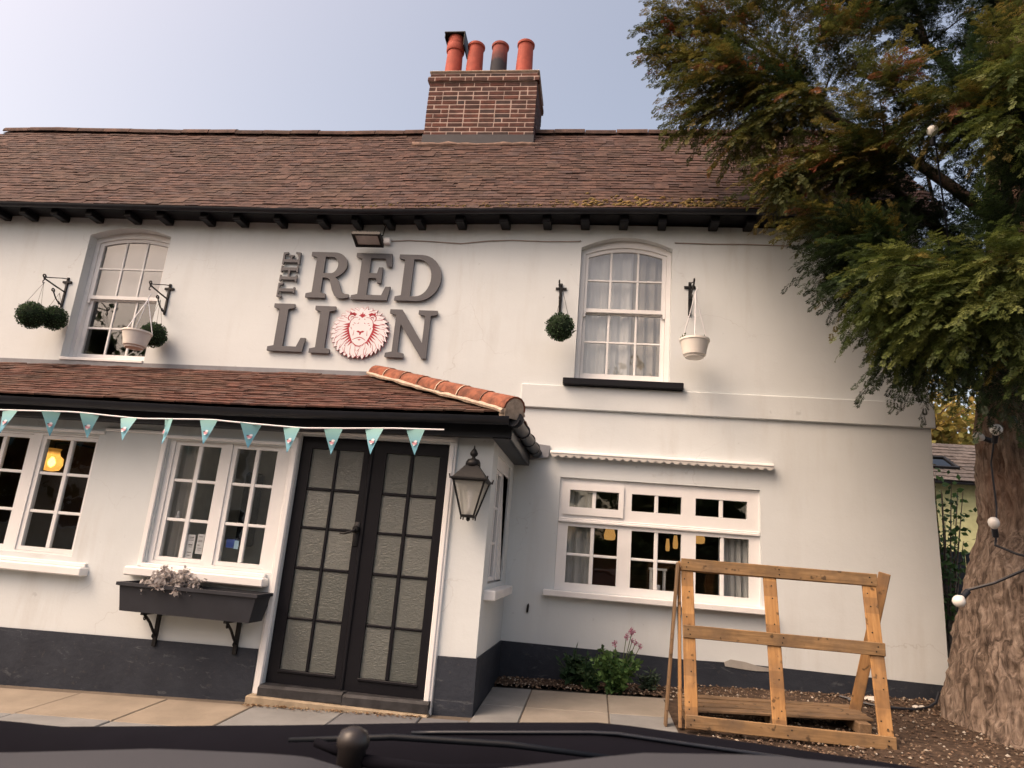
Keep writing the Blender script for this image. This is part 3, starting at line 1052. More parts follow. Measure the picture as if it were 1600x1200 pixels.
while zc < CZ1 - .03:
    proj_ = .028 if CZ1 - .165 < zc < CZ1 - .075 else 0.0
    x = CX0 - proj_; first = True
    while x < CX1 + proj_ - .03:
        L = .215
        if first: L = .215 if c_ % 2 else .1025; first = False
        elif random.random() < .12: L = .1025
        if x + L > CX1 + proj_ - .05: L = CX1 + proj_ - x
        L = max(.05, round(L / .005) * .005)
        brick_at(L, x + L / 2, CY0 + .052 - proj_, zc, 0)
        x += L + .013
    y = CY0 + .108 - proj_ + .01
    while y < CY1 - .05:
        L = .215 if c_ % 2 or y > CY0 + .2 else .1025
        L = min(L, CY1 - y)
        L = max(.05, round(L / .005) * .005)
        brick_at(L, CX1 + proj_ - .052, y + L / 2, zc, math.pi / 2)
        y += L + .013
    zc += .0755; c_ += 1
fl = MB(); fl.box(CX0 - .02, CX1 + .02, CY0 - .02, CY1 + .02, CZ1 - .002, CZ1 + .03, c=.02); fl.build('flaunching', MAT['mortar'], chim)
# mortar fillet and dark flashing at the foot
ff = MB(); ff.box(CX0 - .012, CX1 + .012, CY0 - .012, CY0 + .0, 6.95, 7.135, c=.004); ff.build('flashing', plain('dark_flashing', (.04, .04, .048), .6, .3, bump=.3), chim)
ff = MB()
zz = roof_pt(-1.9, (CY0 - RY) / (RY - EY) + 1).z
ff.tube([(CX0 - .12 + (CX1 - CX0 + .24) * i / 14, CY0 - .06, roof_pt(CX0 + (CX1 - CX0) * i / 14, (CY0 - .06 - EY) / (RY - EY)).z + .055 + random.uniform(-.008, .008)) for i in range(15)], [.036 + random.uniform(-.012, .012) for _ in range(15)], 8)
ff.build('mortar_fillet', plain('pinkish_fillet', (.20, .14, .115), .9, .1, var=.4, scale=14, bump=.6), chim, smooth=True)
for i, (x, zt, mt) in enumerate(((-2.515, 9.02, 'terracotta'), (-2.185, 8.99, 'terracotta'), (-1.805, 8.985, 'sooty'), (-1.405, 9.01, 'terracotta'))):
    m = MB(); b = CZ1 + .02; h_ = zt - b
    m.lathe([(.135, 0), (.128, h_ * .5), (.118, h_ - .10), (.118, h_ - .055), (.135, h_ - .045), (.137, h_ - .012), (.128, h_), (.10, h_), (.098, h_ - .3)], (x, 1.82, b), 24)
    po = m.build('chimney_pot', MAT[mt], chim, auto=40)
    if i == 2: tag(po, 'chimney pot blackened with soot')
m = MB(); x = -2.515
m.lathe([(.135, -.16), (.142, -.14), (.142, -.06), (.13, -.03), (.13, .10), (.118, .10), (.118, -.16)], (x, 1.82, 9.02), 24)
m.build('pot_collar', MAT['terracotta'], chim, auto=40)
m = MB(); m.box(x - .165, x + .165, 1.66, 1.98, 9.115, 9.14, c=.006); m.box(x + .15, x + .168, 1.66, 1.98, 8.88, 9.115, c=.005); m.box(x - .168, x - .15, 1.70, 1.94, 9.06, 9.115, c=.005)
m.build('cowl', MAT['iron'], chim)

# ================================================================== PORCH
PY = -1.48
PX1 = -.852
w = MB()
DH = [(-2.53, -.5), (-1.225, -.5), (-1.225, 2.19), (-2.53, 2.19)]
# the door opening reaches the ground: outline goes round it
out = [(-8.5, -.5), (-2.53, -.5), (-2.53, 2.190), (-1.225, 2.190), (-1.225, -.5), (PX1, -.5), (PX1, 2.42), (-8.5, 2.42)]
W1 = (-5.75, -4.42, 1.02, 2.075)
W2 = (-3.745, -2.60, 1.03, 2.085)
w.prism(out, [rect(*W1), rect(*W2)], PY, PY + .13)
w.build('porch_wall', MAT['wall'], pub)
# side wall of the porch, facing the forecourt's right side, with its own window opening
SW = (-1.21, -.28, 1.085, 2.175)
MS = Matrix(((0, -1, 0, 0), (1, 0, 0, 0), (0, 0, 1, 0), (0, 0, 0, 1)))     # local x -> world y, local y -> world -x
w = MB()
w.prism([(PY + .1302, -.5), (-.001, -.5), (-.001, 2.42), (PY + .1302, 2.42)], [rect(*SW)], -PX1, -PX1 + .11, M=MS)
w.build('porch_wall', MAT['wall'], pub)
# plinth of the porch
p = MB()
p.prism([(-8.5, -.5), (-2.615, -.5), (-2.615, .447), (-3.6, .432), (-4.9, .407), (-8.5, .38)], [], PY - .014, PY - .001)
p.prism([(-1.150, -.5), (PX1 + .012, -.5), (PX1 + .012, .543), (-1.150, .535)], [], PY - .014, PY - .001)
p.prism([(PY - .001, -.5), (-.0145, -.5), (-.0145, .516), (PY - .001, .543)], [], -PX1 - .012, -PX1 - .0005, M=MS)
p.build('plinth', MAT['plinth'], pub)


def casement(win, hole, leaves, rows, y, M=None):
    """white casement frame; leaves = list of [(x0,x1),(x0,x1)] pane columns"""
    x0, x1, z0, z1 = hole
    fr = MB()
    fr.prism(rect(x0 + .001, x1 - .001, z0 + .001, z1 - .001), [rect(l[0][0] - .042, l[-1][1] + .042, rows[0][0] - .036, rows[-1][1] + .034) for l in leaves], y, y + .08, M=M)
    win = fr.build('window', MAT['white_paint'], pub)
    for l in leaves:
        a, b = l[0][0], l[-1][1]; c, d = rows[0][0], rows[-1][1]
        s_ = MB(); s_.prism(rect(a - .040, b + .040, c - .034, d + .032), [rect(a, b, c, d)], y + .012, y + .055, M=M); s_.build('casement', MAT['white_paint'], win)
        for k in range(len(l) - 1):
            g = MB(); g.box(l[k][1], l[k + 1][0], y + .016, y + .050, c + .0005, d - .0005, M=M, c=.004); g.build('glazing_bar', MAT['white_paint'], win)
        for k in range(len(rows) - 1):
            for xa, xb in l:
                g = MB(); g.box(xa + .0005, xb - .0005, y + .018, y + .048, rows[k][1], rows[k + 1][0], M=M, c=.004); g.build('glazing_bar', MAT['white_paint'], win)
        for xa, xb in l:
            for ra, rb in rows:
                g = MB(); g.box(xa - .003, xb + .003, y + .032, y + .035, ra - .003, rb + .003, M=M); g.build('pane', MAT['glass'], win)
    return win


wp1 = casement(None, W1, [[(-5.64, -5.40), (-5.36, -5.125)], [(-4.955, -4.722), (-4.683, -4.463)]], [(1.075, 1.366), (1.392, 1.70), (1.726, 2.02)], PY + .022)
tag(wp1, 'porch window with the lit lamp behind it')
wp2 = casement(None, W2, [[(-3.655, -3.482), (-3.443, -3.268)], [(-3.117, -2.946), (-2.910, -2.746)]], [(1.090, 1.388), (1.414, 1.724), (1.750, 2.045)], PY + .030)
tag(wp2, 'porch window with notices behind it above the trough')
wp3 = casement(None, SW, [[(-1.09, -.93), (-.885, -.725)], [(-.60, -.48), (-.44, -.32)]], [(1.135, 1.41), (1.436, 1.72), (1.746, 2.03)], -PX1 + .018 - .0, M=MS)
tag(wp3, 'small porch window facing the side')
for wn_, a, b, z in ((wp1, -5.9, -4.235, .905), (wp2, -3.855, -2.625, .952)):
    s_ = MB(); s_.box(a, b, PY - .095, PY + .02, z - .030, z + .042, c=.010); s_.box(a + .1, b - .02, PY - .03, PY + .02, z + .042, z + .075, c=.006); s_.build('window_sill', MAT['white_paint'], wn_)
s_ = MB(); s_.box(-1.36, -.16, .0, .10, .965, 1.045, M=MS @ Matrix.Translation((0, -PX1 - .095, 0)), c=.008); s_.build('window_sill', MAT['white_paint'], wp3)
# boards over the windows, pilaster trims, door architrave
for a, b, z in ((-5.95, -4.362, 2.088), (-4.36, -3.80, 2.12), (-3.795, -2.605, 2.092)):
    m = MB(); m.box(a, b, PY - .022, PY - .0005, z, z + .028, c=.005); m.build('head_moulding', MAT['white_paint'], pub)
for a, b, z0_, z1_, d in ((-3.80, -3.752, 1.0, 2.09, .018), (-2.598, -2.532, .06, 2.205, .03), (-1.222, -1.158, .0, 2.205, .03)):
    m = MB(); m.box(a, b, PY - d, PY - .0005, z0_, z1_, c=.006)
    if d > .02: m.box(a + .02 if a < -2 else a + .005, b - .005 if a < -2 else b - .02, PY - d - .012, PY - d - .0005, z0_, z1_ - .03, c=.005)
    m.build('door_frame' if d > .02 else 'window_trim', MAT['white_paint'], pub)
m = MB(); m.box(-2.598, -1.158, PY - .034, PY - .0005, 2.206, 2.262, c=.006); m.box(-2.57, -1.185, PY - .046, PY - .0345, 2.215, 2.245, c=.005); m.build('door_frame', MAT['white_paint'], pub)

# ------------------------------------------------ the pair of glazed doors
drows = [(.310, .690), (.710, 1.085), (1.108, 1.412), (1.434, 1.733), (1.757, 2.087)]
for side, (a, b, cols) in enumerate(((-2.527, -1.902, [(-2.43, -2.215), (-2.190, -1.968)]), (-1.895, -1.228, [(-1.768, -1.560), (-1.530, -1.305)]))):
    d = MB()
    d.prism(rect(a, b, .205, 2.187), [rect(cols[0][0], cols[1][1], .310, 2.087)], PY + .025, PY + .07)
    door = d.build('door', MAT['black_paint'], pub)
    g = MB(); g.box(cols[0][1], cols[1][0], PY + .028, PY + .062, .3105, 2.0865, c=.005); g.build('glazing_bar', MAT['black_paint'], door)
    for k in range(4):
        for ca, cb in cols:
            g = MB(); g.box(ca + .0005, cb - .0005, PY + .030, PY + .060, drows[k][1], drows[k + 1][0], c=.005); g.build('glazing_bar', MAT['black_paint'], door)
    m = MB(); m.box(cols[0][0] - .01, cols[1][1] + .01, PY + .012, PY + .0245, .288, .309, c=.004); m.build('glazing_bead', MAT['black_paint'], door)
    for ca, cb in cols:
        for ra, rb in drows:
            g = MB(); g.box(ca - .003, cb + .003, PY + .042, PY + .047, ra - .003, rb + .003); g.build('pane', MAT['obscure'], door)
    if side == 0:
        h_ = MB()
        h_.box(-1.962, -1.918, PY + .016, PY + .0245, 1.30, 1.50, c=.004)
        h_.lathe([(.012, 0), (.028, .004), (.03, .03), (.018, .045)], (0, 0, 0), 12, M=Matrix.Translation((-1.94, PY + .018, 1.44)) @ Matrix.Rotation(math.pi / 2, 4, 'X'))
        h_.tube([(-1.94, PY - .005, 1.44), (-1.94, PY - .045, 1.43), (-1.975, PY - .055, 1.412), (-2.02, PY - .055, 1.398), (-2.055, PY - .052, 1.400)], [.011, .011, .010, .009, .008], 8)
        h_.build('door_handle', MAT['iron'], door, auto=45)
    else:
        m = MB(); m.box(-1.912, -1.882, PY + .010, PY + .0245, .207, 2.185, c=.006); m.build('meeting_bead', MAT['black_paint'], door)
ds = MB()
for a, b in ((-2.525, -1.845), (-1.841, -1.165)):
    m = MB(); vs = [(a, PY - .10, .125), (b, PY - .10, .135), (b, PY + .06, .20), (a, PY + .06, .19), (a, PY - .10, .185), (b, PY - .10, .197), (b, PY + .06, .204), (a, PY + .06, .204), (a, PY - .075, .203), (b, PY - .075, .215)]
    m.add(vs, [(0, 1, 5, 4), (4, 5, 9, 8), (8, 9, 6, 7), (0, 4, 8, 7, 3), (1, 2, 6, 9, 5), (0, 3, 2, 1)])
    m.build('threshold', plain('worn_black_threshold', (.03, .03, .033), .5, .4, var=.5, scale=10, bump=.4), pub)
m = MB(); m.box(-2.60, -1.16, PY - .135, PY + .05, -.1, .128, c=.01); m.build('door_step', plain('stone_step', (.30, .245, .175), .9, .2, var=.3, scale=8, bump=.5, bs=30), pub)

# dry leaves and grit swept against the step: too many to count
def leaves_step():
    m = MB()
    pal = [(.24, .13, .06), (.33, .22, .12), (.16, .09, .05), (.42, .33, .22)]
    for i in range(230):
        x = random.uniform(-2.58, -1.2); y = PY - .14 - abs(random.gauss(0, .035)); a_ = random.uniform(0, 6.28); s_ = random.uniform(.006, .02)
        z = gz(x, y) + .006
        m.cc = random.choice(pal)
        ca, sa = math.cos(a_) * s_, math.sin(a_) * s_
        m.add([(x + ca, y + sa, z), (x - sa * .5, y + ca * .5, z + s_ * .5), (x - ca, y - sa, z + .002), (x + sa * .5, y - ca * .5, z + s_ * .3)], [(0, 1, 2), (0, 2, 3)])
    tag(m.build('leaf_litter', MAT['leaf'], colors=True), 'dry leaf litter against the door step', 'leaf litter', kind='stuff')


leaves_step()

# ------------------------------------------------ porch interior
lobby = plain('lobby_wall', (.82, .81, .75), .9, .1, bump=0)
lob = MB()
lob.box(-3.98, -3.94, PY + .131, -.02, .05, 2.42); lob.box(-3.93, -.97, -.06, -.02, .05, 2.42); lob.box(-3.93, -.97, PY + .131, -.06, .05, .09)
lob.build('interior_wall', lobby, pub)
snug = MB()
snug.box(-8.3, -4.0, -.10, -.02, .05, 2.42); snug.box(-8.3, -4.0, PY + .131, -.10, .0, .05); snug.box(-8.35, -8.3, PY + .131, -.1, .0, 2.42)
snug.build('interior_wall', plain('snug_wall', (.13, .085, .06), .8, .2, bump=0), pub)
cl_ = MB(); cl_.box(-8.3, -.97, PY + .131, -.02, 2.422, 2.45); cl_.build('porch_ceiling', plain('ceiling', (.75, .74, .70), .9, .1, bump=0), pub)
cp = MB(); cp.box(-3.62, -3.50, -.30, -.10, 1.2, 1.95, c=.02); cp.box(-3.30, -3.20, -.26, -.10, 1.35, 1.8, c=.02)
tag(cp.build('hanging_coat', MAT['dark']), 'dark coat hanging inside the porch behind the window with notices', 'coat')
tag(curtain('porch_curtain', -3.72, -3.55, 1.0, 2.1, PY + .17, .015, 2, BEIGE, None), 'narrow beige curtain inside the porch window above the trough', 'curtain')

t = NT('amber_glass'); t.base((.9, .55, .2), .3, .4)
tl = t.new('ShaderNodeBsdfTranslucent'); tl.inputs[0].default_value = (.95, .58, .20, 1); tp = t.new('ShaderNodeBsdfTransparent'); tp.inputs[0].default_value = (1, .62, .25, 1)
mx = t.new('ShaderNodeMixShader'); mx.inputs[0].default_value = .35; t.link(tl.outputs[0], mx.inputs[1]); t.link(tp.outputs[0], mx.inputs[2]); t.link(mx.outputs[0], t.out.inputs['Surface'])
AMB = t.m
lx, ly, lz = -5.225, -1.02, 1.86
wl_ = thing('wall_lamp', 'lit amber glass lamp behind the porch window', 'lamp', (lx, ly, lz))
m = MB(); m.lathe([(.03, -.095), (.075, -.085), (.098, -.03), (.092, .03), (.06, .055), (.05, .10), (.065, .12)], (lx, ly, lz), 18); m.build('lamp_shade', AMB, wl_, smooth=True)
m = MB(); m.tube([(lx, ly, lz + .1), (lx, ly, lz + .17), (lx + .05, ly + .12, lz + .20), (lx + .12, ly + .915, lz + .20)], .012, 8); m.build('bracket', MAT['iron'], wl_)
m = MB(); m.lathe([(.004, -.05), (.026, -.03), (.034, .0), (.022, .03), (.010, .05)], (lx, ly - .0, lz - .01), 12); m.build('bulb', MAT['bulb_lit'], wl_, smooth=True)

# notices behind the glass
def text_panel(name, x, z, w_, h_, lines, y, label):
    t = thing(name, label, 'notice', (x, y, z))
    m = MB(); m.box(x - w_ / 2, x + w_ / 2, y, y + .001, z - h_ / 2, z + h_ / 2); m.build('paper', MAT['sign_white'], t)
    m = MB()
    for (dx, dz, lw, lh) in lines: m.box(x + dx - lw / 2, x + dx + lw / 2, y - .0012, y - .0002, z + dz - lh / 2, z + dz + lh / 2)
    m.build('print', MAT['sign_grey'], t)


text_panel('window_notice', -3.405, 1.190, .068, .195, [(0, .075, .045, .006), (0, .062, .035, .004), (0, .05, .045, .004), (0, .012, .035, .010), (.004, -.005, .03, .004), (0, -.05, .04, .006), (0, -.075, .025, .005)], PY + .070, 'taller white notice with grey print stuck inside the porch window')
text_panel('window_notice', -3.320, 1.215, .062, .165, [(0, .06, .035, .005), (0, .03, .035, .004), (0, .02, .04, .004), (-.01, -.01, .02, .006), (0, -.035, .04, .004), (0, -.05, .03, .004)], PY + .070, 'shorter white notice beside the taller one inside the porch window')
t = thing('window_card', 'blue card with light blue corner stuck inside the porch window', 'card', (-3.03, PY + .07, 1.245))
m = MB(); m.box(-3.085, -2.992, PY + .070, PY + .071, 1.205, 1.275); m.build('paper', plain('blue_card', (.02, .06, .30), .4, .4, bump=0, var=.2, scale=30), t)
m = MB(); m.box(-3.012, -2.972, PY + .0685, PY + .0695, 1.20, 1.268); m.build('corner', plain('light_blue_card', (.35, .55, .72), .4, .4, bump=0), t)
m = MB(); m.lathe([(.018, 0), (.02, .01), (.009, .03), (.014, .045), (.012, .058), (.002, .062)], (-3.60, PY + .12, 1.415), 12)
tag(m.build('figurine', MAT['sign_white'], smooth=True), 'tiny white figurine standing inside the porch window', 'figurine')

# ------------------------------------------------ porch roof
PEX = [-9, -5.26, -2.85, -.74, -.4]; PEZ = [2.335, 2.340, 2.352, 2.408, 2.41]
PTX = [-9, -7.07, -2.5]; PTZ = [3.02, 3.035, 3.085]
PEY = -1.74


def proof(x, s):
    ze = np.interp(x, PEX, PEZ); zt = np.interp(x, PTX, PTZ)
    return Vector((x, PEY + (-.02 - PEY) * s, ze + (zt - ze) * s - .012 * math.sin(s * math.pi)))


HX0, HX1 = -.665, -2.46       # hip: x at the eaves, x at the wall
hipx = lambda s: HX0 + (HX1 - HX0) * s
m = MB(); vs = []; ns = 7; nx = 30
for j in range(ns):
    s = j / (ns - 1)
    for i in range(nx):
        x = -8.6 + (hipx(s) + 8.6) * i / (nx - 1); q = proof(x, s); vs.append((q.x, q.y, q.z - .016))
fs = [(j * nx + i, j * nx + i + 1, (j + 1) * nx + i + 1, (j + 1) * nx + i) for j in range(ns - 1) for i in range(nx - 1)]
k = len(vs); a = proof(HX0, 0); b = proof(HX1, 1)
vs += [(a.x, a.y, a.z - .018), (b.x, b.y, b.z - .018), (HX0, -.02, a.z - .018)]
fs.append((k, k + 2, k + 1))
m.add(vs, fs)
porch_roof = m.build('porch_roof', MAT['porch_tile'], pub)
lay_tiles(porch_roof, proof, lambda s: (-8.5, hipx(s) - .06), 15, 1 / 15, .166, .20, .014, MAT['porch_tile'], 300, name='porch_tile', jit=1.3)
# side slope tiles (faces the right)
def proof_side(u_, s):
    a = proof(HX0, 0).z; zt = 3.085
    return Vector((HX0 + .02 + (HX1 - HX0) * s, u_, a + (zt - a) * s))


lay_tiles(porch_roof, proof_side, lambda s: (PEY + .1 + (1.74) * s, -.06), 15, 1 / 15, .166, .20, .014, MAT['porch_tile'], 0, name='side_tile', jit=1.0)
# hip tiles
pa, pb = proof(HX0 - .02, 0), proof(HX1, 1)
pa = Vector((pa.x + .01, pa.y - .01, pa.z + .035)); pb = Vector((pb.x, pb.y, pb.z + .055))
ax = (pa - pb); Ltot = ax.length; ax.normalize()
side = ax.cross(Vector((0, 0, 1))).normalized(); upn = side.cross(ax).normalized()
n = 8; N1 = n + 1
for k in range(7):
    o0 = pb + ax * (Ltot * k / 7); L = Ltot / 7 + .012
    ra, rb = (.098, .108)
    m = MB(); vs = []
    for t_, rr in ((0, ra), (L, rb)):
        for d in (0, .014):
            for i in range(N1):
                a_ = math.pi * i / n
                vs.append(Vector((t_, (rr - d) * math.cos(a_), (rr - d) * math.sin(a_) * 1.02 + .002 * k)))
    for i in range(n):
        m.f += [(i, 2 * N1 + i, 2 * N1 + i + 1, i + 1), (N1 + i, N1 + i + 1, 3 * N1 + i + 1, 3 * N1 + i), (i, i + 1, N1 + i + 1, N1 + i), (2 * N1 + i, 3 * N1 + i, 3 * N1 + i + 1, 2 * N1 + i + 1)]
    m.f += [(0, N1, 3 * N1, 2 * N1), (n, 2 * N1 + n, 3 * N1 + n, N1 + n)]
    m.v = vs; m.c = [m.cc] * len(m.f)
    M = Matrix(((ax.x, side.x, upn.x, o0.x), (ax.y, side.y, upn.y, o0.y), (ax.z, side.z, upn.z, o0.z), (0, 0, 0, 1)))
    m.build('hip_tile', MAT['hip_tile'], porch_roof, M=M @ Matrix.Rotation(random.gauss(0, .012), 4, 'Z'), auto=50)
    # mortar joint between tiles
    j = MB(); vs = []
    for t_ in (L - .012, L + .002):
        for i in range(N1):
            a_ = math.pi * i / n; rr = .1095
            vs.append(Vector((t_, rr * math.cos(a_), rr * math.sin(a_) * 1.02 + .002 * k)))
    j.add(vs, [(i, N1 + i, N1 + i + 1, i + 1) for i in range(n)])
    if k < 6: j.build('mortar_joint', MAT['mortar'], porch_roof, M=M)
# mortar bedding along the hip and the pale plug at its end
m = MB()
for sg in (-1, 1):
    pts = [pb + ax * (Ltot * i / 24) + side * sg * (.102 + random.uniform(-.006, .010)) + upn * (-.012 + random.uniform(-.006, .006)) for i in range(25)]
    m.tube(pts, [.020 + random.uniform(-.006, .006) for _ in pts], 6)
m.build('mortar_bedding', MAT['mortar'], porch_roof)
m = MB(); vs = []
c0 = pb + ax * (Ltot + .010)
vs = [c0 + side * (.100 * math.cos(math.pi * i / 12)) + upn * (.102 * math.sin(math.pi * i / 12) + .006) for i in range(13)]
vs += [c0 + side * (-.085) - upn * .06, c0 + side * .085 - upn * .06]
v2 = [v_ - ax * .08 for v_ in vs]; nn = len(vs)
m.add(vs + v2, [tuple(range(nn))] + [(i, nn + i, nn + (i + 1) % nn, (i + 1) % nn) for i in range(nn)])
m.build('mortar_plug', MAT['mortar'], porch_roof)
# lead flashing against the wall
m = MB()
for a, b in ((-8.5, -6.0), (-6.0, -2.42)):
    z0_, z1_ = np.interp(a, PTX, PTZ), np.interp(b, PTX, PTZ)
    m.prism([(a + .002, z0_ - .0), (b, z1_ - .0), (b, z1_ + .085), (a + .002, z0_ + .085)], [], -.010, -.001)
m.build('flashing', MAT['lead'], pub)
# gutter, fascia
gp = [(x, PEY - .035, np.interp(x, PEX, PEZ) - .020) for x in np.linspace(-8.5, -.70, 24)]
gutter_path(gp, .060).build('gutter', MAT['black_plastic'], pub, auto=40)
m = MB()
xs2 = np.linspace(-8.5, -.70, 20); vs = []
for x in xs2:
    z = np.interp(x, PEX, PEZ)
    vs += [(x, PY - .16, z - .155), (x, PY - .16, z - .01), (x, PY - .14, z - .155), (x, PY - .0005, z - .145)]
fs = []
for i in range(19):
    k = i * 4; fs += [(k, k + 4, k + 5, k + 1), (k + 2, k + 6, k + 4, k), (k + 3, k + 7, k + 6, k + 2)]
m.add(vs, fs); m.build('fascia', MAT['black_plastic'], pub)
gx = -.665
m = gutter_path([(gx - .02, PEY - .02, 2.385), (gx, PEY + .2, 2.385), (gx + .02, -.9, 2.385), (gx + .035, -.04, 2.385)], .060)
m.build('gutter', MAT['black_plastic'], pub, auto=40)
for y_ in (-1.70, -1.2, -.75, -.30):
    m = MB(); m.lathe([(.066, -.018), (.068, 0), (.066, .018)], (0, 0, 0), 16, M=Matrix.Translation((gx + .02 * (y_ + 1.74), y_, 2.383)) @ Matrix.Rotation(math.pi / 2, 4, 'X'))
    m.build('gutter_bracket', MAT['black_plastic'], pub, auto=40)
m = MB(); m.box(gx - .055, gx - .03, PEY + .12, -.02, 2.24, 2.40, c=.004); m.box(PX1 + .001, gx - .056, PEY + .12, -.02, 2.24, 2.258); m.build('fascia', MAT['black_plastic'], pub)
m = MB(); m.prism([(-.72, 2.30), (-.50, 2.34), (-.49, 2.46), (-.62, 2.47), (-.72, 2.42)], [], -.045, -.006); m.build('gutter_end', MAT['lead'], pub)

# ================================================================== SIGN
sign = thing('pub_sign', 'dark grey raised letters reading THE RED LION on the white wall', 'sign', (-2.8, -.03, 3.35))


def arc(cx, cz, rx, rz, a0, a1, n):
    return [(cx + rx * math.cos(R(a0 + (a1 - a0) * i / n)), cz + rz * math.sin(R(a0 + (a1 - a0) * i / n))) for i in range(n + 1)]


G = {}
G['I'] = ([(0, 0), (.43, 0), (.43, .085), (.31, .115), (.31, .885), (.43, .915), (.43, 1), (0, 1), (0, .915), (.12, .885), (.12, .115), (0, .085)], [], .43)
G['L'] = ([(0, 0), (.74, 0), (.78, .29), (.67, .29), (.60, .105), (.315, .105), (.315, .885), (.44, .915), (.44, 1), (0, 1), (0, .915), (.125, .885), (.125, .115), (0, .085)], [], .78)
G['E'] = ([(0, 0), (.75, 0), (.79, .29), (.685, .29), (.62, .105), (.315, .105), (.315, .465), (.475, .465), (.50, .36), (.585, .36), (.585, .70), (.50, .70), (.475, .57), (.315, .57), (.315, .895),
           (.61, .895), (.665, .72), (.765, .72), (.74, 1), (0, 1), (0, .915), (.125, .885), (.125, .115), (0, .085)], [], .79)
G['D'] = ([(0, 0), (.46, 0)] + arc(.46, .5, .46, .5, -90, 90, 18)[1:] + [(0, 1), (0, .915), (.125, .885), (.125, .115), (0, .085)],
          [[(.315, .10), (.42, .10)] + arc(.42, .5, .29, .40, -90, 90, 16)[1:] + [(.315, .90)]], .92)
G['R'] = ([(0, 0), (.43, 0), (.43, .085), (.315, .115), (.315, .44), (.40, .44), (.47, .40), (.55, .17), (.62, .05), (.72, .0), (.80, 0), (.92, .02), (.92, .09), (.83, .10), (.76, .14), (.71, .26), (.66, .38), (.585, .455), (.66, .49)]
          + arc(.50, .73, .30, .27, -55, 90, 14) + [(0, 1), (0, .915), (.125, .885), (.125, .115), (0, .085)],
          [[(.315, .54), (.46, .54)] + arc(.46, .718, .145, .18, -90, 90, 12)[1:] + [(.315, .90)]], .92)
G['N'] = ([(0, 0), (.37, 0), (.37, .085), (.245, .115), (.245, .69), (.73, 0), (.83, 0), (.83, .885), (.955, .915), (.955, 1), (.58, 1), (.58, .915), (.715, .885), (.715, .31), (.245, 1), (0, 1), (0, .915), (.13, .885), (.13, .115), (0, .085)], [], .955)
G['T'] = ([(.25, 0), (.60, 0), (.60, .075), (.52, .10), (.52, .90), (.70, .90), (.75, .72), (.85, .72), (.83, 1), (.02, 1), (0, .72), (.10, .72), (.15, .90), (.33, .90), (.33, .10), (.25, .075)], [], .85)
G['H'] = ([(0, 0), (.40, 0), (.40, .08), (.30, .105), (.30, .45), (.68, .45), (.68, .105), (.58, .08), (.58, 0), (.98, 0), (.98, .08), (.87, .105), (.87, .895), (.98, .92), (.98, 1), (.58, 1), (.58, .92), (.68, .895), (.68, .56), (.30, .56), (.30, .895), (.40, .92), (.40, 1), (0, 1), (0, .92), (.11, .895), (.11, .105), (0, .08)], [], .98)


def letter(ch, x0, x1, z0, z1, rot=False):
    o_, hs, wd = G[ch]
    if not rot: f = lambda p_: (x0 + p_[0] / wd * (x1 - x0), z0 + p_[1] * (z1 - z0))
    else: f = lambda p_: (x1 - p_[1] * (x1 - x0), z0 + p_[0] / wd * (z1 - z0))
    m = MB(); m.prism([f(p_) for p_ in o_], [[f(p_) for p_ in h_] for h_ in hs], -.040, -.014)
    return m.build('letter', MAT['sign_grey'], sign)


def letter_pins(): pass


letter('R', -3.417, -2.900, 4.008, 4.573)
letter('E', -2.872, -2.420, 4.002, 4.573)
letter('D', -2.358, -1.842, 4.006, 4.568)
letter('L', -3.768, -3.328, 3.352, 3.920)
letter('I', -3.270, -3.027, 3.350, 3.908)
letter('N', -2.386, -1.842, 3.338, 3.898)
letter('T', -3.766, -3.556, 4.000, 4.178, True)
letter('H', -3.764, -3.554, 4.196, 4.392, True)
letter('E', -3.764, -3.552, 4.410, 4.568, True)

# lion emblem: jagged white plate with a red rim, red strokes on it
ex, ez = -2.707, 3.614
K = .000688


def L2(x, y):
    """drawing units -> wall metres (the drawing is upright, y down)"""
    return (ex + (x - 684) * K, ez - (y - 640) * K)


def mane(scale, jag, seed, n=34):
    rs = random.Random(seed); out = []
    for i in range(n):
        a_ = 2 * math.pi * i / n + .03
        lean = .55 * math.cos(a_)                    # tufts hang downwards on both sides
        big = rs.uniform(.5, 1.3)
        for q, rr in ((-.5, .93 - jag * .6), (.1 + lean, .955 + jag * big), (.3 + lean * .45, .965 + jag * .1)):
            t_ = a_ + q * 2 * math.pi / n
            rad = 470 * scale * rr * (1 + .03 * math.cos(2 * a_))
            out.append((684 + rad * math.cos(t_) * 1.01, 645 + rad * math.sin(t_) * .97))
    return out


emblem = MB(); emblem.prism([L2(*p_) for p_ in mane(1.012, .062, 3)][::-1], [], -.030, -.014)
em = emblem.build('lion_emblem', MAT['red_print'], sign)
tag(em, 'white and red lion head emblem standing for the letter O')
m = MB(); m.prism([L2(*p_) for p_ in mane(1.0, .06, 3)][::-1], [], -.0335, -.0302); m.build('white_plate', MAT['sign_white'], em)
pr = MB()


def stroke(pts, w0, w1, mid=None):
    """tapered stroke along drawing points, as a thin raised print"""
    P = [Vector((p_[0], p_[1], 0)) for p_ in pts]; n = len(P); l_, r__ = [], []
    for i in range(n):
        T = (P[min(n - 1, i + 1)] - P[max(0, i - 1)]).normalized(); N_ = Vector((-T.y, T.x, 0))
        u_ = i / (n - 1); wd = (w0 + (w1 - w0) * u_) if mid is None else (mid * math.sin(math.pi * u_) + w0)
        l_.append(P[i] + N_ * wd / 2); r__.append(P[i] - N_ * wd / 2)
    poly(l_ + r__[::-1])


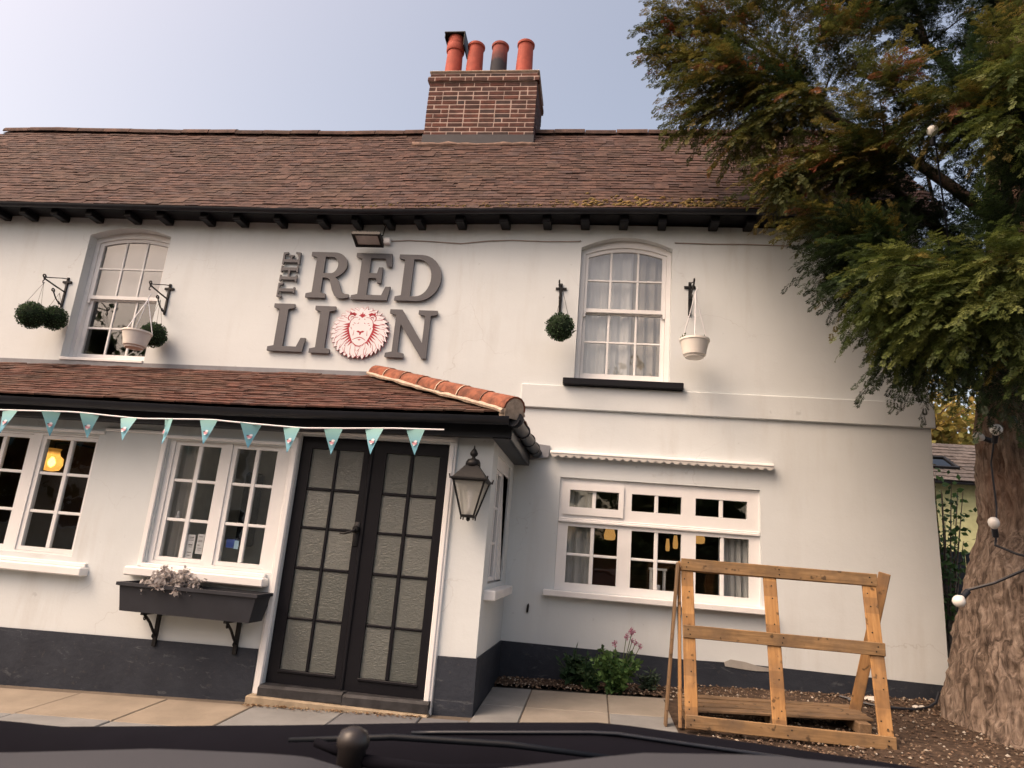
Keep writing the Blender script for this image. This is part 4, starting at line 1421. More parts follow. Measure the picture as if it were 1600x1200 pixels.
def poly(pts):
    q = [L2(p_[0], p_[1]) for p_ in pts]
    ar = sum(q[i][0] * q[(i + 1) % len(q)][1] - q[(i + 1) % len(q)][0] * q[i][1] for i in range(len(q)))
    if ar < 0: q = q[::-1]
    pr.prism(q, [], -.0345, -.0336)


rs = random.Random(11)
for ring_, (r0, r1, cnt, wd) in enumerate(((.64, .93, 25, 9), (.82, .97, 31, 8), (.52, .72, 18, 8))):
    for i in range(cnt):
        a_ = 2 * math.pi * (i + .5 * (ring_ % 2)) / cnt + rs.uniform(-.05, .05)
        if ring_ == 2 and not (.35 < a_ < 2.8): continue
        if r0 < .7 and abs(a_ - 1.5 * math.pi) < .3: continue
        cv = rs.uniform(.05, .14) * (1 if math.cos(a_) > 0 else -1)
        ra, rb = r0 + rs.uniform(-.04, .04), r1 + rs.uniform(-.05, .0)
        pts = []
        for k in range(5):
            u_ = k / 4; rr = 470 * (ra + (rb - ra) * u_); t_ = a_ + cv * u_ * 1.6
            pts.append((684 + rr * math.cos(t_), 645 + rr * math.sin(t_) * .97))
        stroke(pts, 3, wd)
# face: side shading with spikes
for sg in (-1, 1):
    X = lambda d: 692 + sg * d
    edge = [(196, 470), (200, 560), (188, 620), (165, 690), (140, 745), (120, 790)]
    stroke([(X(d), y) for d, y in [(70, 385), (130, 390), (185, 440), (202, 500), (200, 560)]], 6, 16)
    for k in range(9):
        y0 = 485 + k * 36; d0 = np.interp(y0, [470, 560, 620, 690, 745, 800], [200, 204, 192, 168, 145, 118])
        y1 = y0 + 44; d1 = np.interp(y1, [470, 560, 620, 690, 745, 800, 850], [200, 204, 192, 168, 145, 118, 100])
        ln_ = 95 + 55 * math.sin(k / 8 * math.pi) + rs.uniform(-10, 25)
        an = R(8 + k * 6.5)
        poly([(X(d0 + 2), y0), (X(d0 + ln_ * math.cos(an)), y0 + 18 + ln_ * math.sin(an)), (X(d1 + 4), y1)])
    # ears
    pts = [(X(175 + 62 * math.cos(t_)), 400 - 62 * math.sin(t_)) for t_ in np.linspace(-.9, 2.6, 12)]
    stroke(pts, 12, 22)
    pts = [(X(168 + 26 * math.cos(t_)), 402 - 26 * math.sin(t_)) for t_ in np.linspace(-.6, 2.6, 8)]
    stroke(pts, 5, 16)
    poly([(X(95), 330), (X(150), 300), (X(185), 315), (X(215), 300), (X(222), 340), (X(170), 335), (X(120), 352)])
    # brow, eye and cheek marks
    for a, b in (((60, 425), (38, 408)), ((95, 490), (130, 482)), ((70, 495), (45, 478)), ((120, 520), (145, 512)), ((150, 600), (170, 560)), ((110, 610), (118, 700))):
        stroke([(X(a[0]), a[1]), (X((a[0] + b[0]) / 2), (a[1] + b[1]) / 2 + 5), (X(b[0]), b[1])], 4, 11)
poly([(692, 395), (668, 375), (625, 352), (660, 345), (648, 318), (676, 332), (690, 285), (706, 332), (738, 318), (724, 345), (760, 352), (716, 375)])
poly([(622, 622), (655, 614), (690, 630), (726, 614), (760, 622), (738, 642), (708, 652), (698, 685), (690, 690), (680, 685), (674, 652), (642, 642)])
stroke([(575, 775), (620, 748), (660, 735), (690, 726), (720, 735), (755, 750), (795, 778)], 7, 7, 7)
poly([(660, 765), (690, 760), (716, 765), (690, 785)])
for k in range(11):
    u_ = k / 10; x = 575 + 225 * u_; y = 812 + 62 * math.sin(math.pi * u_)
    poly([(x - 13, y - 4), (x + 13, y - 4), (x + 5, y + 30)])
pr.build('red_print', MAT['red_print'], em)

# ================================================================== FITTINGS ON THE WALL
fl_ = thing('floodlight', 'black framed floodlight on the wall above the pub lettering', 'floodlight', (-2.66, -.02, 4.72))
ML = Matrix.Translation((-2.70, -.20, 4.665)) @ Matrix.Rotation(R(-22), 4, 'X')
m = MB(); m.prism(rect(-.165, .165, -.10, .10), [rect(-.135, .135, -.075, .075)], -.02, .02, M=ML @ Matrix.Rotation(R(90), 4, 'X') @ Matrix.Translation((0, 0, 0)))
m.box(-.14, .14, -.08, .08, .012, .045, M=ML, c=.01)
for k in range(6): m.box(-.12 + k * .045, -.105 + k * .045, -.075, .075, .046, .062, M=ML)
m.build('housing', MAT['iron'], fl_)
m = MB(); m.box(-.134, .134, -.074, .074, -.004, .008, M=ML); m.build('lens', plain('frosted_lens', (.45, .46, .46), .3, .5, bump=0), fl_)
m = MB(); m.tube([(-2.64, -.14, 4.715), (-2.60, -.08, 4.74), (-2.575, -.004, 4.74)], .011, 6); m.tube([(-2.60, -.05, 4.80), (-2.59, -.03, 4.74)], .008, 6); m.build('bracket', MAT['iron'], fl_)
m = MB(); m.box(-2.575, -2.49, -.055, -.001, 4.695, 4.775, c=.012); m.build('junction_box', MAT['white_paint'], fl_)
m = MB(); m.tube([(-2.73, -.012, 4.97), (-2.62, -.012, 4.965), (-2.585, -.012, 4.93), (-2.595, -.03, 4.80)], .006, 6); m.build('cable', MAT['iron'], fl_)
cab = MB()
cp_ = [(-2.49, 4.745), (-2.28, 4.760), (-2.0, 4.752), (-1.67, 4.735), (-1.35, 4.775), (-1.08, 4.790), (-.7, 4.783), (-.32, 4.792), (-.30, 4.80)]
cab.tube([(x, -.008, z) for x, z in cp_], .006, 6)
tag(cab.build('cable', plain('painted_cable', (.33, .28, .25), .6, .3, bump=0)), 'thin cable clipped along the wall from floodlight to the window', 'cable')
cab = MB(); cab.tube([(x, -.008, z) for x, z in ((.73, 4.80), (1.1, 4.795), (1.5, 4.80), (2.0, 4.79), (2.6, 4.80))], .006, 6)
tag(cab.build('cable', plain('painted_cable', (.33, .28, .25), .6, .3, bump=0)), 'thin cable clipped along the wall between window and tree', 'cable')


def scroll(m, cx, cy, cz, r0, turns, th, start):
    pts = []
    for i in range(18):
        u_ = i / 17; a_ = start + turns * 2 * math.pi * u_; r_ = r0 * (1 - .7 * u_)
        pts.append((cx, cy + r_ * math.cos(a_), cz + r_ * math.sin(a_)))
    m.tube(pts, th, 6)


def bracket(x, z1, label):
    """black iron basket bracket standing out from the wall (y = 0)"""
    t = thing('iron_bracket', label, 'bracket', (x, 0, z1 - .2), 'black iron brackets on the upper wall')
    m = MB(); m.box(x - .014, x + .014, -.018, -.0005, z1 - .385, z1, c=.003); m.box(x - .06, x + .06, -.020, -.0005, z1 - .075, z1 - .048, c=.003); m.build('wall_bar', MAT['iron'], t)
    m = MB()
    m.tube([(x, -.015, z1 - .19), (x, -.16, z1 - .175), (x, -.35, z1 - .15)], .009, 6)
    scroll(m, x, -.35, z1 - .125, .028, 1.2, .008, -math.pi / 2)
    m.build('arm', MAT['iron'], t)
    m = MB(); m.tube([(x, -.015, z1 - .02), (x, -.10, z1 - .045), (x, -.24, z1 - .10), (x, -.34, z1 - .135)], .006, 6); m.build('brace', MAT['iron'], t)
    m = MB(); m.tube([(x, -.015, z1 - .36), (x, -.06, z1 - .35), (x, -.12, z1 - .31), (x, -.17, z1 - .25)], .008, 6)
    scroll(m, x, -.185, z1 - .235, .025, 1.1, .008, -.6); scroll(m, x, -.05, z1 - .345, .02, 1, .006, 2.0)
    m.tube([(x, -.335, z1 - .16), (x, -.352, z1 - .19), (x, -.345, z1 - .21), (x, -.325, z1 - .20)], .006, 6)
    m.build('scrolled_stay', MAT['iron'], t)
    return t


bracket(-6.482, 4.168, 'black iron bracket carrying two clipped green balls')
bracket(-5.130, 4.125, 'black iron bracket carrying a white pot and a clipped green ball')
bracket(-.485, 4.278, 'black iron bracket carrying a single clipped green ball')
bracket(.900, 4.338, 'black iron bracket carrying only a white pot')
LEAF_S = np.array([(0, 0, 0), (.35, .5, .05), (0, 1, 0), (-.35, .5, .05)])


def leaf_cloud(P, D, size, tint, name, mat, parent, aspect=1.0):
    """one small two-triangle leaf per point P, growing along D"""
    n = len(P)
    D = D / np.linalg.norm(D, axis=1, keepdims=True)
    A = rng.normal(size=(n, 3)); S = np.cross(D, A); S /= np.linalg.norm(S, axis=1, keepdims=True)
    N_ = np.cross(S, D)
    L = size[:, None, None]
    V = P[:, None, :] + L * (LEAF_S[None, :, 0:1] * aspect * S[:, None, :] + LEAF_S[None, :, 1:2] * D[:, None, :] + LEAF_S[None, :, 2:3] * N_[:, None, :])
    F = np.array([(0, 1, 2, 3)])[None] + 4 * np.arange(n)[:, None, None]
    return np_object(name, V.reshape(-1, 3), F.reshape(-1, 4), mat, parent, tint)


def topiary(x, y, z, r_, top, label):
    t = thing('topiary_ball', label, 'topiary ball', (x, y, z), 'clipped green balls hanging from brackets')
    m = MB(); m.lathe([(.05, -.98), (.5, -.86), (.86, -.5), (1, 0), (.86, .5), (.5, .86), (.05, .98)], (0, 0, 0), 18, M=Matrix.Translation((x, y, z)) @ Matrix.Scale(r_ * .93, 4)); m.build('ball', plain('topiary_core', (.018, .028, .016), .9, .1, bump=0), t, smooth=True)
    n = 1500; d = rng.normal(size=(n, 3)); d /= np.linalg.norm(d, axis=1, keepdims=True)
    P = np.array([x, y, z]) + d * r_ * (rng.uniform(.86, 1.0, (n, 1)) + .05 * np.sin(d[:, :1] * 9 + d[:, 1:2] * 7) * np.sin(d[:, 2:] * 11) + (rng.random((n, 1)) < .05) * .07); D = d + rng.normal(size=(n, 3)) * .55
    pal = np.array([(.025, .055, .025), (.04, .085, .035), (.065, .12, .05), (.018, .035, .02)])
    leaf_cloud(P, D, rng.uniform(.012, .024, n), pal[rng.integers(0, 4, n)], 'leaves', MAT['leaf'], t)
    m = MB()
    for a_ in (0, 2.1, 4.2): m.tube([(x, top[0], top[1]), (x + r_ * .55 * math.cos(a_), y + r_ * .55 * math.sin(a_), z + r_ * .85)], .0022, 4)
    m.build('hanging_wire', MAT['iron'], t)


topiary(-6.475, -.385, 3.545, .152, (-.34, 3.96), 'clipped green ball on the outer hook of the bracket carrying two balls')
topiary(-6.385, -.175, 3.590, .138, (-.185, 3.90), 'clipped green ball hanging close to the wall behind another green ball')
topiary(-5.085, -.175, 3.435, .138, (-.185, 3.86), 'clipped green ball hanging close to the wall behind a white pot')
topiary(-.448, -.33, 3.660, .143, (-.34, 4.08), 'clipped green ball hanging alone beside the window with the black sill')


def hanging_pot(x, y, z, r_, hook, sprig, label):
    """z = rim height"""
    t = thing('hanging_pot', label, 'pot', (x, y, z - .19), 'white plastic pots hanging from brackets')
    m = MB(); m.lathe([(r_ * .55, -.195), (r_ * .62, -.19), (r_ * .64, -.178), (r_ * .76, -.165), (r_ * .84, -.10), (r_ * .95, -.035), (r_ * .97, -.025), (r_ * 1.02, -.02), (r_ * 1.02, .0), (r_ * .96, .0), (r_ * .90, -.05), (r_ * .70, -.06)], (x, y, z), 28)
    m.build('pot', plain('white_pot_plastic', (.72, .69, .64), .45, .4, var=.06, bump=.05), t, auto=35)
    m = MB()
    for a_ in (.4, .4 + 2.094, .4 + 4.188): m.tube([(x, hook[0], hook[1]), (x + r_ * math.cos(a_), y + r_ * math.sin(a_), z - .01)], .005, 5)
    m.tube([(x, hook[0], hook[1] - .02), (x, hook[0], hook[1] + .02), (x + .012, hook[0] - .005, hook[1] + .045), (x + .02, hook[0], hook[1] + .07)], .006, 6)
    m.build('hanger', MAT['sign_white'], t)
    m = MB(); m.lathe([(r_ * .9, -.03), (.01, -.02)], (x, y, z), 14); m.build('soil', plain('pot_soil', (.05, .035, .025), .95, .1, bump=.4), t)
    if sprig:
        m = MB(); m.cc = (.10, .15, .04)
        P = []; D = []
        for (dx, h_, n) in ((-.11, .07, 26), (-.09, .04, 14), (-.03, .03, 8), (.07, .035, 9), (.09, .055, 8)):
            for k in range(n):
                P.append((x + dx + random.gauss(0, .008), y + random.gauss(0, .02), z - .02 + random.random() * h_)); D.append((random.gauss(0, .6), random.gauss(0, .6), 1))
        n = len(P); pal = np.array([(.10, .15, .04), (.16, .18, .06), (.07, .11, .03)])
        leaf_cloud(np.array(P), np.array(D), rng.uniform(.018, .032, n), pal[rng.integers(0, 3, n)], 'sprigs', MAT['leaf'], t)


hanging_pot(-5.115, -.40, 3.395, .152, (-.345, 3.80), False, 'white hanging pot in front of the sash window above the porch')
hanging_pot(.915, -.33, 3.580, .147, (-.345, 4.07), True, 'white hanging pot with small green sprigs on the wall near the tree')

# lantern on the porch pier
X, Yl = -.985, -1.645
lt = thing('wall_lantern', 'black iron lantern with tapering glass on the porch beside the doors', 'lantern', (X, PY, 1.6))
def four(m, prof, rot=0):
    m.lathe(prof, (X, Yl, 0), 4, M=None, phase=math.pi / 4 + rot)
m = MB(); four(m, [(.185, 1.872), (.205, 1.885), (.205, 1.892), (.185, 1.90), (.075, 2.0), (.06, 2.005)]); m.build('roof', MAT['iron'], lt)
m = MB(); m.lathe([(.062, 1.995), (.060, 2.03), (.045, 2.055), (.018, 2.062), (.014, 2.075), (.030, 2.09), (.033, 2.105), (.022, 2.125), (.008, 2.145), (.006, 2.16), (.001, 2.172)], (X, Yl, 0), 16); m.build('finial', MAT['iron'], lt, smooth=True)
m = MB()
for a_ in range(4):
    t_ = math.pi / 4 + a_ * math.pi / 2
    m.tube([(X + .178 * math.cos(t_), Yl + .178 * math.sin(t_), 1.885), (X + .068 * math.cos(t_), Yl + .068 * math.sin(t_), 1.60), (X + .070 * math.cos(t_), Yl + .070 * math.sin(t_), 1.575)], [.009, .008, .005], 6)
    m.tube([(X + .205 * math.cos(t_), Yl + .205 * math.sin(t_), 1.88), (X + .215 * math.cos(t_), Yl + .215 * math.sin(t_), 1.915)], .006, 5)
four(m, [(.072, 1.595), (.078, 1.600), (.078, 1.612), (.06, 1.616)])
m.lathe([(.004, 1.565), (.016, 1.575), (.016, 1.597)], (X, Yl, 0), 10)
m.build('frame', MAT['iron'], lt)
t = NT('frosted_lantern_glass'); t.base((.62, .62, .58), .35, .5)
tl = t.new('ShaderNodeBsdfTranslucent'); tl.inputs[0].default_value = (.85, .85, .80, 1); tp = t.new('ShaderNodeBsdfTransparent')
m1 = t.new('ShaderNodeMixShader'); m1.inputs[0].default_value = .5; t.link(t.b.outputs[0], m1.inputs[1]); t.link(tl.outputs[0], m1.inputs[2])
m2 = t.new('ShaderNodeMixShader'); m2.inputs[0].default_value = .45; t.link(m1.outputs[0], m2.inputs[1]); t.link(tp.outputs[0], m2.inputs[2]); t.link(m2.outputs[0], t.out.inputs['Surface'])
FG = t.m
for a_ in range(4):
    t0 = math.pi / 4 + a_ * math.pi / 2; t1 = t0 + math.pi / 2
    c = lambda r_, t_, z: (X + r_ * math.cos(t_), Yl + r_ * math.sin(t_), z)
    m = MB(); m.add([c(.066, t0, 1.617), c(.066, t1, 1.617), c(.170, t1, 1.873), c(.170, t0, 1.873)], [(0, 1, 2, 3)]); m.build('glass_pane', FG, lt)
m = MB(); m.lathe([(.016, 1.617), (.016, 1.70), (.012, 1.705), (.022, 1.74), (.030, 1.78), (.022, 1.81), (.004, 1.825)], (X, Yl, 0), 14); m.build('bulb', MAT['sign_white'], lt, smooth=True)
m = MB(); m.box(X - .02, X + .02, Yl + .02, PY - .001, 1.90, 1.93, c=.004); m.box(X - .04, X + .04, PY - .015, PY - .0005, 1.82, 2.0, c=.004); m.build('wall_arm', MAT['iron'], lt)

# bunting along the porch gutter
bt = thing('bunting', 'string of turquoise triangular pennants hung along the porch gutter', 'bunting', (-3.2, -1.8, 2.2))
BX = [-5.164, -4.767, -4.394, -4.017, -3.645, -3.284, -2.902, -2.536, -2.175, -1.825, -1.479]
sx = [-6.6, -5.9, -5.27, -4.563, -3.935, -3.284, -2.9, -2.437, -2.10, -1.661, -1.243]
BK = (7 - 1.85) / (7 - 1.68)     # the string hangs a little further out than the gutter
sz = [2.225, 2.215, 2.220, 2.242, 2.217, 2.246, 2.232, 2.220, 2.238, 2.264, 2.276]
BYp = -1.85
bz = lambda x: 1.35 + (np.interp(x / BK, sx, sz) - 1.35) * BK
m = MB(); xs = np.linspace(-6.2, -1.243 * BK, 50); m.tube([(x, BYp, bz(x)) for x in xs], .0065, 5); m.build('string', MAT['sign_white'], bt)
t = NT('pennant_cloth')
gsep = t.new('ShaderNodeSeparateXYZ'); t.link(t.new('ShaderNodeTexCoord').outputs['Object'], gsep.inputs[0])
mr = t.new('ShaderNodeMapRange'); mr.inputs[1].default_value = -.22; mr.inputs[2].default_value = 0.0; t.link(gsep.outputs['Z'], mr.inputs[0])
t.base(t.ramp(mr.outputs[0], [(0, (.13, .36, .50)), (.55, (.18, .40, .48)), (1, (.24, .45, .43))]), .6, .3)
PEN = t.m
PINK = plain('pink_print', (.62, .30, .36), .6, .2, bump=0, var=.1)
BX = [-6.35, -5.95, -5.56] + BX
for i, x in enumerate(BX):
    x *= BK
    m = MB(); h_ = .208 + random.uniform(-.004, .004); nn = 6
    sk = random.uniform(-.012, .012) + .004; wv_ = random.uniform(.004, .014); ph = random.uniform(0, 6)
    vs = []
    for j in range(nn + 1):
        u_ = j / nn; hw_ = .082 * (1 - u_) + .001
        for s_ in (-1, 0, 1): vs.append((s_ * hw_ + sk * u_, -.003 + wv_ * math.sin(u_ * 3 + ph) * u_ + .004 * s_ * math.sin(ph), -h_ * u_))
    m.add(vs, [(j * 3 + s_, (j + 1) * 3 + s_, (j + 1) * 3 + s_ + 1, j * 3 + s_ + 1) for j in range(nn) for s_ in (0, 1)])
    M = Matrix.Translation((x, BYp - .004, bz(x) - .002)) @ Matrix.Rotation(random.gauss(0, .30), 4, 'Z') @ Matrix.Rotation(random.gauss(0, .12), 4, 'X')
    po = m.build('pennant', PEN, bt, M=M)
    yb = -.006 - wv_
    def blob(cx, cz, rx, rz, y_, mat, nm):
        q = MB(); pts = [(cx + rx * math.cos(k * .7854) * random.uniform(.8, 1.15), cz + rz * math.sin(k * .7854) * random.uniform(.8, 1.15)) for k in range(8)]
        q.prism(pts, [], y_ - .0008, y_); q.build(nm, mat, po, M=M)
    blob(.004, -.112, .022, .014, yb, PINK, 'pink_print'); blob(.014, -.098, .014, .010, yb - .001, MAT['sign_white'], 'white_print')
    blob(-.012, -.104, .010, .005, yb - .001, MAT['sign_grey'], 'dark_print'); blob(.002, -.128, .010, .006, yb - .001, MAT['sign_white'], 'white_print')

# grey trough under the porch window
tr = thing('planter_trough', 'dark grey plastic trough on iron brackets under the porch window', 'planter', (-3.15, PY, .66))
m = MB()
def ring4(x0, x1, y0, y1, z): return [(x0, y0, z), (x1, y0, z), (x1, y1, z), (x0, y1, z)]
x0, x1 = -3.715, -2.545
rg = [ring4(x0 + .02, x1 - .06, -1.745, -1.525, .665), ring4(x0, x1 - .02, -1.775, -1.505, .855), ring4(x0 - .02, x1 + .0, -1.795, -1.495, .86), ring4(x0 - .02, x1, -1.795, -1.495, .885), ring4(x0 + .005, x1 - .025, -1.77, -1.52, .885), ring4(x0 + .02, x1 - .04, -1.755, -1.535, .80)]
vs = [p_ for r_ in rg for p_ in r_]
fs = [(3, 2, 1, 0)] + [(k * 4 + i, k * 4 + (i + 1) % 4, (k + 1) * 4 + (i + 1) % 4, (k + 1) * 4 + i) for k in range(5) for i in range(4)] + [(20, 21, 22, 23)]
m.add(vs, fs)
trm = m.build('trough', plain('grey_plastic', (.026, .028, .036), .55, .35, var=.15, bump=.1), tr)
m = MB(); m.box(x0 + .03, x1 - .05, -1.75, -1.54, .80, .835); m.build('compost', plain('compost', (.05, .035, .025), .95, .1, bump=.5), tr)
for bx_ in (-3.50, -2.80):
    m = MB(); m.box(bx_ - .018, bx_ + .018, PY - .036, PY - .0145, .39, .665, c=.003); m.box(bx_ - .015, bx_ + .015, -1.74, PY - .036, .645, .664, c=.003)
    m.tube([(bx_, PY - .03, .47), (bx_, PY - .08, .52), (bx_, PY - .14, .585), (bx_, -1.70, .645)], .011, 6)
    scroll(m, bx_, PY - .06, .47, .018, 1, .006, 0); scroll(m, bx_, -1.69, .62, .016, 1, .006, 2)
    m.build('bracket', MAT['iron'], tr)
dp = thing('dried_plant', 'pale dried silvery plant growing in the dark grey trough', 'plant', (-3.33, -1.64, .83))
P, D = [], []
stem = MB(); stem.cc = (.3, .25, .22)
for k in range(70):
    a_ = random.uniform(0, 6.28); sp = random.uniform(.02, .26); h_ = random.uniform(.02, .17) * (1.15 - sp * 2); tip = Vector((-3.33 + sp * math.cos(a_) * 1.1, -1.64 + sp * math.sin(a_) * .7 - .03, .85 + h_ - max(0, sp - .12) * .45))
    b0 = Vector((-3.33 + random.gauss(0, .04), -1.64, .83)); mid = (b0 + tip) / 2 + Vector((0, 0, .05))
    stem.tube([b0, mid, tip], .0028, 4)
    for j in range(34):
        u_ = random.uniform(.35, 1.05); q = b0.lerp(mid, u_ * 2) if u_ < .5 else mid.lerp(tip, u_ * 2 - 1)
        P.append((q.x + random.gauss(0, .012), q.y + random.gauss(0, .012), q.z + random.gauss(0, .012))); D.append((random.gauss(0, 1), random.gauss(-.2, 1), random.gauss(0, .8)))
stem.build('stems', MAT['leaf'], dp, colors=True)
pal = np.array([(.42, .39, .38), (.52, .49, .48), (.30, .26, .25), (.60, .57, .56)])
leaf_cloud(np.array(P), np.array(D), rng.uniform(.024, .046, len(P)), pal[rng.integers(0, 4, len(P))], 'leaves', MAT['leaf'], dp, .8)

# scalloped awning strip over the wide window
aw = thing('awning_strip', 'white scalloped awning strip fixed over the wide window', 'awning', (.63, 0, 2.38))
m = MB(); m.box(-.483, 1.735, -.075, -.0005, 2.392, 2.412, c=.006); m.box(-.483, 1.735, -.085, -.060, 2.378, 2.4, c=.006); m.build('head_rail', MAT['white_paint'], aw)
m = MB(); pts = [(-.480, 2.376), (1.732, 2.376)]; n = 27
low = []
for k in range(n):
    for j in range(5):
        u_ = (k + j / 5) / n; low.append((1.732 - 2.212 * u_, 2.366 - .026 * math.sin(math.pi * j / 5)))
m.prism((pts[::-1] + low[::-1])[::-1], [], -.080, -.074)
m.build('scalloped_valance', plain('grey_canvas', (.50, .49, .47), .8, .2, bump=.2), aw)

# small black vent and marks on the wall
m = MB(); m.prism([(-.62, .80), (-.60, .80), (-.595, .86), (-.60, .885), (-.615, .87)], [], -.02, -.0005); tag(m.build('wall_hook', MAT['iron']), 'small black iron hook on the wall beside the porch', 'hook')

# ================================================================== PALLET A-FRAME
pf = thing('pallet_frame', 'upright frame of orange brown pallet boards standing on the gravel', 'pallet frame', (1.4, -1.45, gz(1.4, -1.45)))
B0 = Vector((.72, -1.60, .235)); T0 = Vector((.70, -1.32, 1.405)); B1 = Vector((2.125, -1.60, .245)); T1 = Vector((2.15, -1.32, 1.41))
bmat = MAT['pallet']


def board(name, p0, p1, wdir, wid, th, mat, parent, nails=()):
    """board from p0 to p1 (centre line), width along wdir"""
    p0, p1 = Vector(p0), Vector(p1); ax_ = (p1 - p0); L = ax_.length; ax_.normalize()
    wd = Vector(wdir); wd = (wd - ax_ * wd.dot(ax_)).normalized(); nn_ = ax_.cross(wd)
    c = (p0 + p1) / 2
    M = Matrix(((ax_.x, wd.x, nn_.x, c.x), (ax_.y, wd.y, nn_.y, c.y), (ax_.z, wd.z, nn_.z, c.z), (0, 0, 0, 1)))
    m = MB(); m.box(-L / 2, L / 2, -wid / 2, wid / 2, -th / 2, th / 2, c=.004)
    o = m.build(name, mat, parent, M=M)
    if nails:
        q = MB()
        for a_, b_ in nails: q.lathe([(.0055, -th / 2 - .002), (.0055, th / 2 + .002)], (a_ * L / 2, b_ * wid / 2, 0), 6)
        tag(q.build('nail_heads', MAT['iron'], o, M=M), kind='stuff')
    return o


def on_frame(u_, v_, off=0.0):
    """point on the leaning front face; v 0 bottom .. 1 top"""
    a = B0.lerp(B1, u_); b = T0.lerp(T1, u_); p_ = a.lerp(b, v_)
    return p_ + Vector((0, -1, .2)).normalized() * off


rnails = lambda: [(s * .93 + random.uniform(-.02, .02), t_) for s in (-1, 1) for t_ in (-.4, .35)] + [(random.uniform(-.03, .03), t_) for t_ in (-.4, .4)]
unails = lambda: [(x_, random.choice((-.35, .3)) + random.uniform(-.2, .2)) for x_ in (-.93, -.78, -.7, -.35, -.22, .12, .3, .62, .78)]
for u_, wid in ((.030, .092), (.462, .098), (.965, .098)):
    board('upright', on_frame(u_, .0), on_frame(u_, .985), (1, 0, 0), wid, .022, MAT['upright'], pf, unails())
for v_, wid in ((.038, .088), (.548, .092), (.965, .092)):
    board('rail', on_frame(-.003, v_ + .004, .0225), on_frame(1.003, v_ - .002, .0225), (0, 0, 1), wid, .021, MAT['rail'], pf, rnails())
for v_, wid in ((.04, .085), (.965, .085)):
    board('rail', on_frame(.0, v_, -.0225), on_frame(1.0, v_, -.0225), (0, 0, 1), wid, .020, bmat, pf)
board('stay', (.672, -1.345, 1.385), (.60, -1.375, .195), (0, 1, 0), .085, .020, MAT['old_wood'], pf)
board('stay', (2.265, -1.22, 1.43), (2.080, -.93, .275), (1, -.5, 0), .085, .022, bmat, pf)
board('edge_strip', (.688, -1.28, 1.39), (.690, -1.52, .22), (0, 1, 0), .07, .020, bmat, pf)
# planks lying on the ground behind the frame
gp = thing('ground_pallet', 'weathered grey brown planks lying flat behind the upright pallet frame', 'pallet', (1.4, -1.0, gz(1.4, -1.0)))
for k, (ya, yb) in enumerate(((-1.30, -1.22), (-1.16, -1.10), (-1.02, -1.0), (-.86, -.88))):
    a = Vector((.72 + .01 * k, ya + .0, gz(.72, ya) + .105)); b = Vector((2.12, yb + .03, gz(2.12, yb) + .10))
    board('plank', a, b, (0, 1, 0), .115, .020, MAT['old_wood'], gp)
for x in (.80, 1.42, 2.03):
    board('bearer', (x, -1.34, gz(x, -1.3) + .052), (x, -.80, gz(x, -.8) + .052), (1, 0, 0), .09, .080, MAT['old_wood'], gp)

# ================================================================== PLANTS AT THE WALL
def leafy(name, label, x, y, n_stem, h, spread, pal, leaf, parent_cat='plant', aspect=.9, flowers=None, group=None):
    z0 = gz(x, y) + .01
    t = thing(name, label, parent_cat, (x, y, z0), group)
    P, D, S = [], [], []; st = MB(); st.cc = (.10, .14, .05); tips = []
    for k in range(n_stem):
        a_ = random.uniform(0, 6.28); sp = spread * math.sqrt(random.random()); hh = h * random.uniform(.45, 1) * (1 - .35 * sp / spread)
        b0 = Vector((x + random.gauss(0, .03), y + random.gauss(0, .02), z0)); tp = Vector((x + sp * math.cos(a_), min(-.04, y + sp * .55 * math.sin(a_)), z0 + hh))
        mid = b0.lerp(tp, .5) + Vector((0, 0, hh * .12)); st.tube([b0, mid, tp], [.004, .0035, .002], 4); tips.append(tp)
        for j in range(int(9 + hh * 40)):
            u_ = random.uniform(.08, 1.0); q = b0.lerp(mid, u_ * 2) if u_ < .5 else mid.lerp(tp, u_ * 2 - 1)
            P.append((q.x, q.y, q.z)); D.append((random.gauss(0, 1), random.gauss(-.3, .8), random.gauss(.35, .5))); S.append(leaf * random.uniform(.5, 1.15) * (1.1 - .5 * u_))
    st.build('stems', MAT['leaf'], t, colors=True)
    pal = np.array(pal); n = len(P)
    leaf_cloud(np.array(P), np.array(D), np.array(S), pal[rng.integers(0, len(pal), n)] * rng.uniform(.8, 1.2, (n, 1)), 'leaves', MAT['leaf'], t, aspect)
    return t, tips


GR = [(.07, .14, .045), (.10, .19, .055), (.045, .10, .035), (.13, .23, .075)]
val, tips = leafy('flowering_plant', 'bushy green plant with pink flower heads at the foot of the wall', .25, -.40, 46, .47, .25, GR, .10)
tz = gz(.25, -.4)
fst = MB(); fst.cc = (.10, .14, .05); FP, FD = [], []
for fx, fy, fz, r_, n in ((.395, -.30, .735, .032, 150), (.345, -.32, .690, .026, 90), (.245, -.34, .625, .024, 90), (.430, -.3, .645, .022, 70), (.475, -.28, .615, .020, 60), (.40, -.3, .66, .016, 40)):
    fst.tube([(.27, -.38, tz + .05), ((.27 + fx) / 2 + .01, -.36, (tz + fz) / 2 + .03), (fx, fy, fz)], .0032, 4)
    for k in range(n):
        d = Vector((random.gauss(0, 1), random.gauss(0, 1), random.gauss(0, 1))).normalized(); FP.append((fx + d.x * r_ * random.random(), fy + d.y * r_ * random.random(), fz + d.z * r_ * 1.2 * random.random())); FD.append(tuple(d))
fst.build('flower_stems', MAT['leaf'], val, colors=True)
pal = np.array([(.42, .10, .22), (.55, .22, .34), (.30, .06, .14)])
tag(leaf_cloud(np.array(FP), np.array(FD), rng.uniform(.008, .015, len(FP)), pal[rng.integers(0, 3, len(FP))], 'flower_heads', MAT['leaf'], val), kind='stuff')
